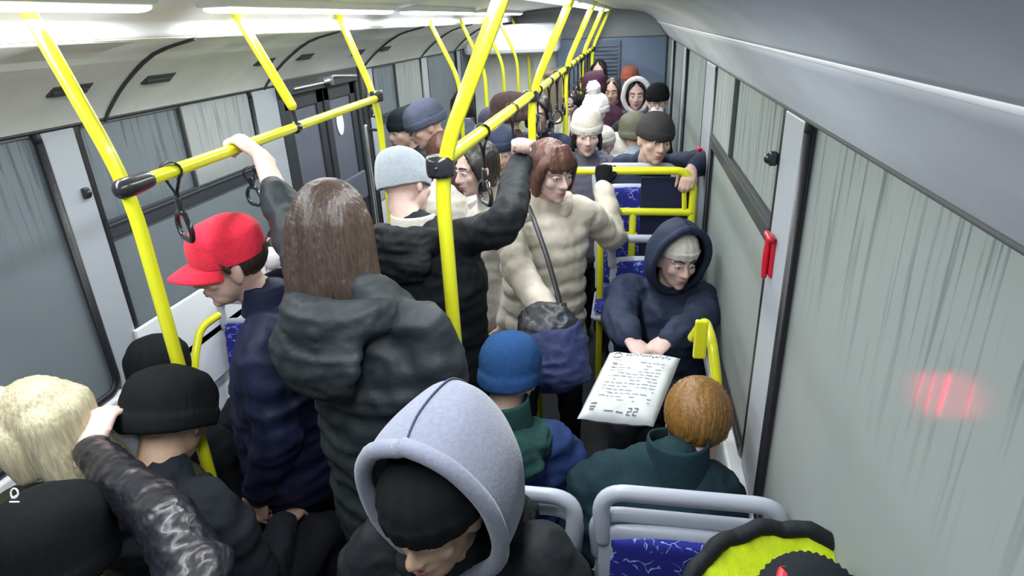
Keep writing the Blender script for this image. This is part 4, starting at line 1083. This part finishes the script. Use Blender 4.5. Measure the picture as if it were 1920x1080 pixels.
bm = bmesh.new(); loft(bm, [(*q, .010, .004) for q in sp], side=V((1, 0, 0)), n=8, sub=5); loft(bm, [(*at(975, 590, 2.36), .008, .004), (*at(1010, 640, 2.3), .008, .004), (*at(1040, 690, 2.24), .008, .004)], side=V((1, 0, 0)), n=8); fin('strap', bm, M['black'], bt, bb)
bm = bmesh.new(); loft(bm, [(*at(1035, 610, 2.28), .11, .05), (*at(1040, 650, 2.22), .125, .06), (*at(1052, 705, 2.18), .11, .06)], side=V((1, .1, 0)), n=24); fin('pouch', remesh(bm, .009, 5, folds(.008, 14)), M['bagblue'], bt, bb)
bm = bmesh.new(); loft(bm, [(*at(1020, 585, 2.30), .10, .04), (*at(1030, 625, 2.25), .115, .055)], side=V((1, .1, 0)), n=24); fin('black_top', remesh(bm, .009, 5, folds(.008, 18)), M['black'], bt, bb)

# man in the red cap
H = at(432, 497, 1.86)
p = Person(H, 128, 'man standing in a bright red baseball cap and dark navy jacket, looking down', pitch=9, byaw=95, voxel=.005, coat='c_navy', bulk=1.2, fold=.009, cvox=.010, lean=-.05, drop=-.01, bodyoff=(.06, 0))
p.hair('h_brown', 'short', vol=.97, vox=.005, amp=.001)
p.ringsurf([(.086, .024, -.008), (.089, .045, -.008), (.089, .075, -.010), (.082, .105, -.012), (.062, .130, -.014), (.032, .143, -.015), (.004, .147, -.015)], 48, None, 'cap_crown', 'c_redcap', .004, True)
bm = bmesh.new(); rows = []
for i in range(9):
    t_ = i / 8; rg = []
    for j in range(21):
        a = math.radians(18 + 144 * j / 20); x = math.cos(a) * .083; yb = math.sin(a) * .100 - .008
        ext = .078 * math.sin((a - .3) / (PI - .6) * PI) ** .6 if .3 < a < PI - .3 else 0
        rg.append(bm.verts.new(p.h(x * (1 - .06 * t_), yb + ext * t_, .038 - .010 * t_ - 2.6 * x * x * (1 + t_) - .012 * t_ * t_)))
    rows.append(rg)
for i in range(8):
    for j in range(20): bm.faces.new((rows[i][j], rows[i][j + 1], rows[i + 1][j + 1], rows[i + 1][j]))
o = p.part('cap_visor', bm, M['c_redcap']); md = o.modifiers.new('t', 'SOLIDIFY'); md.thickness = .004
bm = bmesh.new(); ell(bm, p.h(0, -.015, .148), (.007, .007, .004), None, 12, 8); p.part('cap_button', bm, M['c_redcap'])
p.collar(.10, 'c_navy')

# woman with long brown hair, arm on the rail
H = at(622, 442, 1.58)
G = V((xl(onZ(462, 278, RZ).y), onZ(462, 278, RZ).y, RZ)); W1, d1, n1 = grip(G, (0, 1, 0), (-.75, .1, .65), (-.3, 0, -1), .018)
p = Person(H, 22, 'person with long brown hair, back turned, bare hand on left rail', pitch=14, roll=4, byaw=-18, voxel=.006, coat='c_puffw', bulk=1.08, puff=(.20, .05), fold=.010, bodyoff=(.09, .02), cvox=.010, skin='skinp', eyes=False, long=.05,
    hands={'L': (W1, d1, n1, V((-.4, .9, -.4)), (50, 70, 45))}, bare={'L': .13})
p.hair('h_brown', 'long', vol=1.12, amp=.0014, length=.17, hb=.03)
p.hood_down('c_puffw', r=.056, drop=.16, w=.145, back=.08, fold=.005)

# passenger in grey beanie and black coat, arm raised to the strap
H = at(762, 348, 2.38)
G = at(976, 272, 2.38); W1, d1, n1 = grip(G, (1, .2, 0), (0, -.1, 1), (0, -1, .1), .010)
p = Person(H, -28, 'person in pale grey hat and black coat raising an arm', pitch=18, roll=-16, byaw=-12, voxel=.006, coat='c_black2', bulk=1.15, fold=.009, skin='skinp', eyes=False, long=.15, cvox=.011, bodyoff=(.12, 0), drop=.02, shoulder={'R': at(872, 448, 2.34)}, elbow={'R': at(948, 418, 2.12)},
    hands={'R': (W1, d1, n1, V((.5, -.5, -1)), FIST)})
p.beanie('c_greyknit', wide=1.05, low=.0, cuff=False, slouch=.015, tall=.004)
p.collar(.09, 'c_cream'); p.hood_down('c_black2', r=.055, drop=.12, w=.15, back=.06)
bm = bmesh.new(); W = p.wr['R']; e = (p.el['R'] - W).normalized()
loft(bm, [(*(W + e * .0), .040), (*(W + e * .04), .045)], n=16, sub=2); p.part('cuff', bm, M['c_greyknit'])

# black beanie on the left
H = at(322, 785, 1.62)
p = Person(H, 5, 'person in black beanie and charcoal coat, head bent, left foreground', pitch=34, roll=0, byaw=-10, sit=True, floor=.12, voxel=.008, coat='c_char', bulk=1.12, eyes=False, fold=.009, skin='skint', cvox=.011)
p.beanie('c_black', low=-.012, wide=1.18, cuff=True); p.hood_down('c_char', r=.055, drop=.10, w=.15, back=.06)
bm = bmesh.new(); loft(bm, [(*p.h(-.075, .0, -.05), .012), (*p.h(-.08, -.02, .0), .006)], n=8)
# second black hat behind
p = Person(at(303, 695, 2.1), 10, 'person in a black hat half hidden behind the nearest left pole', pitch=10, byaw=0, sit=True, voxel=.011, coat='c_black', eyes=False)
p.beanie('c_black', low=-.01, wide=1.02, cuff=False, tall=-.01)
# blonde
p = Person(at(64, 805, 1.46), 116, 'person with long pale blonde hair in olive coat, left edge', pitch=8, byaw=35, sit=True, floor=.12, voxel=.008, coat='c_olivej', bulk=1.05, skin='skinp')
p.hair('h_blonde', 'long', vol=.93, amp=.0011, length=.42, hb=.13)
# bottom left passenger with glossy sleeve and gripping hand
H = at(112, 1035, 1.22)
G = at(203, 792, 1.50); W1, d1, n1 = grip(G, (1, .2, 0), (-.1, .75, .5), (0, .2, -1), .018)
p = Person(H, 15, 'person in dark hat with glossy black puffer sleeve, bottom left corner', pitch=20, byaw=30, sit=True, voxel=.007, coat='c_shiny', bulk=1.0, puff=(.045, .12), fold=.006, eyes=False, skin='skinp', cvox=.009, shoulders=.25, armr=.95, floor=.12, shoulder={'R': at(392, 1120, 1.04)}, elbow={'R': at(318, 985, 1.16)},
    hands={'R': (W1, d1, n1, V((1, -.3, -.5)), (45, 60, 40))})
p.beanie('c_black', low=-.03, wide=1.1, cuff=True, name='padded_hat')
bm = bmesh.new()
q0 = at(27, 925, 1.02)
rt_ = R3 @ V((1, 0, 0)); up_ = R3 @ V((0, 1, 0))
loft(bm, [(*(q0 + rt_ * .006 * math.cos(a * .6) + up_ * .008 * math.sin(a * .6)), .0014) for a in range(11)], n=6, sub=1); loft(bm, [(*(q0 + rt_ * .006 + up_ * -.002), .0014), (*(q0 - rt_ * .004 - up_ * .008), .0014)], n=6); loft(bm, [(*(q0 - rt_ * .007 - up_ * .014), .0014), (*(q0 + rt_ * .007 - up_ * .014), .0014)], n=6)
p.part('white_logo', bm, M['white'])
# partly hidden face between cap and hair
p = Person(at(540, 482, 2.5), 150, 'partly hidden dark-haired person beside the back of the long brown hair', pitch=15, byaw=150, voxel=.009, coat='c_char', skin='skinp', sit=True)
p.hair('h_dark', 'bob')
o = (lambda bm: (ell(bm, (0, 0, 0), (.035, .03, .045), None, 18, 12), fin('grey_pompom', bm, M['c_white']))[-1])(bmesh.new()); o.parent = p.root; o.location = at(508, 485, 2.3) - p.base

# --- the crowd farther back --------------------------------------------------
def far(px, py, d, yaw, lab, coat, hat=None, hatk=None, hair=None, pitch=8, roll=0, byaw=None, vx=.011, skin='skin', fn=None, **kw):
    p = Person(at(px, py, d), yaw, lab, pitch=pitch, roll=roll, byaw=byaw, voxel=vx, cvox=.016, coat=coat, skin=skin, **kw)
    if hair: p.hair(hair[0], hair[1], vox=.009)
    if hat: p.beanie(hat, **(hatk or {}))
    if fn: fn(p)
    return p
GH = onY(1290, 338, GY); W1, d1, n1 = grip(V((GH.x, GY, GH.z)), (0.9, 0, -.5), (-.3, -.3, .6), (0, .3, -1), .019)
far(1228, 262, 3.22, -160, 'man in dark knit cap leaning over the yellow guard rail', 'c_navy2', 'c_dkcap', dict(low=.015, cuff=True), roll=-6, vx=.006, byaw=170, bulk=1.1, bodyoff=(.02, .22),
    hands={'L': (GH + V((.02, .05, .05)), V((-.25, -.75, -.5)), V((-.1, .3, -1)), V((1, .3, .2)), (40, 60, 40))})
def ff(p): p.hood_down('c_purple', r=.045, drop=.05, w=.12)
far(1100, 252, 3.65, -170, 'woman in a cream knit hat and mauve-grey coat smiling slightly', 'c_purple', 'c_cream', dict(low=.02, tall=.02), hair=('h_dark', 'under'), vx=.008, skin='skinp', fn=ff)
far(1130, 272, 4.0, 175, 'small-looking person with light hat peeking past the cream knit hat', 'c_slate', 'c_cream', dict(low=.02), vx=.011, skin='skinp', scale=.85)
def fp(p): p.pompom('c_black', .045, (.07, .05, .10)); p.pompom('c_white', .05, (0, -.02, .17))
far(1113, 212, 4.5, 150, 'person in a fluffy white hat with a black patch and white pompom', 'c_cream', 'c_white', dict(low=.01, wide=1.1), fn=fp, skin='skinp')
far(1187, 247, 4.5, 20, 'person in a round olive-grey knit hat and light coat seen from behind', 'c_greyknit', 'c_olive', dict(low=-.03, wide=1.15), eyes=False)
def fg(p): p.glasses(); bm = bmesh.new(); ell(bm, p.h(0, .075, -.055), (.05, .035, .045), p.F, 16, 12); p.part('face_mask', bm, M['c_white'])
far(1232, 190, 4.9, 180, 'person in dark hood, glasses and a pale face mask by the right windows', 'c_black2', 'c_black', dict(low=.02), fn=fg, bodyoff=(-.12, 0))
def fw(p): p.hood_up('c_char', wx=.11, top=.15, bot=-.14, yf=.06, depth=.16, rim=.022, rimm='c_white')
far(1193, 178, 5.4, 180, 'person with a dark hood edged in white fur, near the rear', 'c_slate', hair=('h_dark', 'bob'), fn=fw, skin='skinp')
far(1180, 147, 7.2, 175, 'person in a rust-orange knit hat at the very rear', 'c_char', 'c_orange', dict(low=.0, wide=1.1))
far(1113, 165, 5.4, 160, 'person in a burgundy knit hat behind the white fluffy hat', 'c_burg', 'c_burg', dict(low=-.02, wide=1.15))
far(1123, 135, 7.2, 170, 'dark-haired person at the rear under the grille panel', 'c_black2', hair=('h_dark', 'bob'))
far(1148, 172, 6.3, 170, 'person in a wine-red jacket at the rear between darker coats', 'c_burg', hair=('h_brown', 'bob'))
# left side of the far crowd
def fgl(p): p.glasses()
far(797, 235, 3.5, 120, 'bespectacled person in a slate-grey knit hat with pale edge, beyond the door', 'c_brown', 'c_slate', dict(low=.01, wide=1.12), pitch=22, fn=fgl, vx=.009)
far(757, 245, 3.9, 140, 'person in a dark green-grey cap half behind the slate-grey knit hat', 'c_black2', 'c_char', dict(low=.02))
far(833, 290, 3.5, 20, 'person with chestnut hair just behind the nearest middle pole', 'c_cream', hair=('h_brown2', 'bob'), eyes=False, vx=.010)
def fh(p): p.hood_down('c_white', r=.055, drop=.05, w=.14)
far(893, 318, 2.9, 130, 'person with mauve-grey hair in a pale coat behind the hanging strap', 'c_cream', hair=('h_dark', 'bob'), fn=fh, skin='skinp', vx=.009)
far(868, 200, 5.0, 20, 'dark-haired person beyond the door beside the left windows', 'c_slate', hair=('h_dark', 'bob'), eyes=False)
far(957, 212, 3.9, 10, 'person in a big dark brown fur hat in the middle of the crowd', 'c_brown', 'c_brown', dict(low=-.03, wide=1.35, tall=-.01, ridge=(20, .1)), eyes=False)
far(925, 235, 4.6, 100, 'person in a dark mauve coat behind the middle handrail', 'c_sleeve', 'c_sleeve', dict(low=0, wide=1.1))
far(1010, 215, 4.4, 170, 'person with near-black hair under the far straps', 'c_navy2', hair=('h_dark', 'bob'), skin='skinp')
far(940, 285, 3.35, -175, 'person with dark hair facing the camera behind the raised black sleeve', 'c_slate', 'c_navy2', dict(low=.03), vx=.009)
far(1075, 196, 6.3, 165, 'person in a light beige coat near the tan column', 'c_cream', hair=('h_brown2', 'short'), skin='skinp')
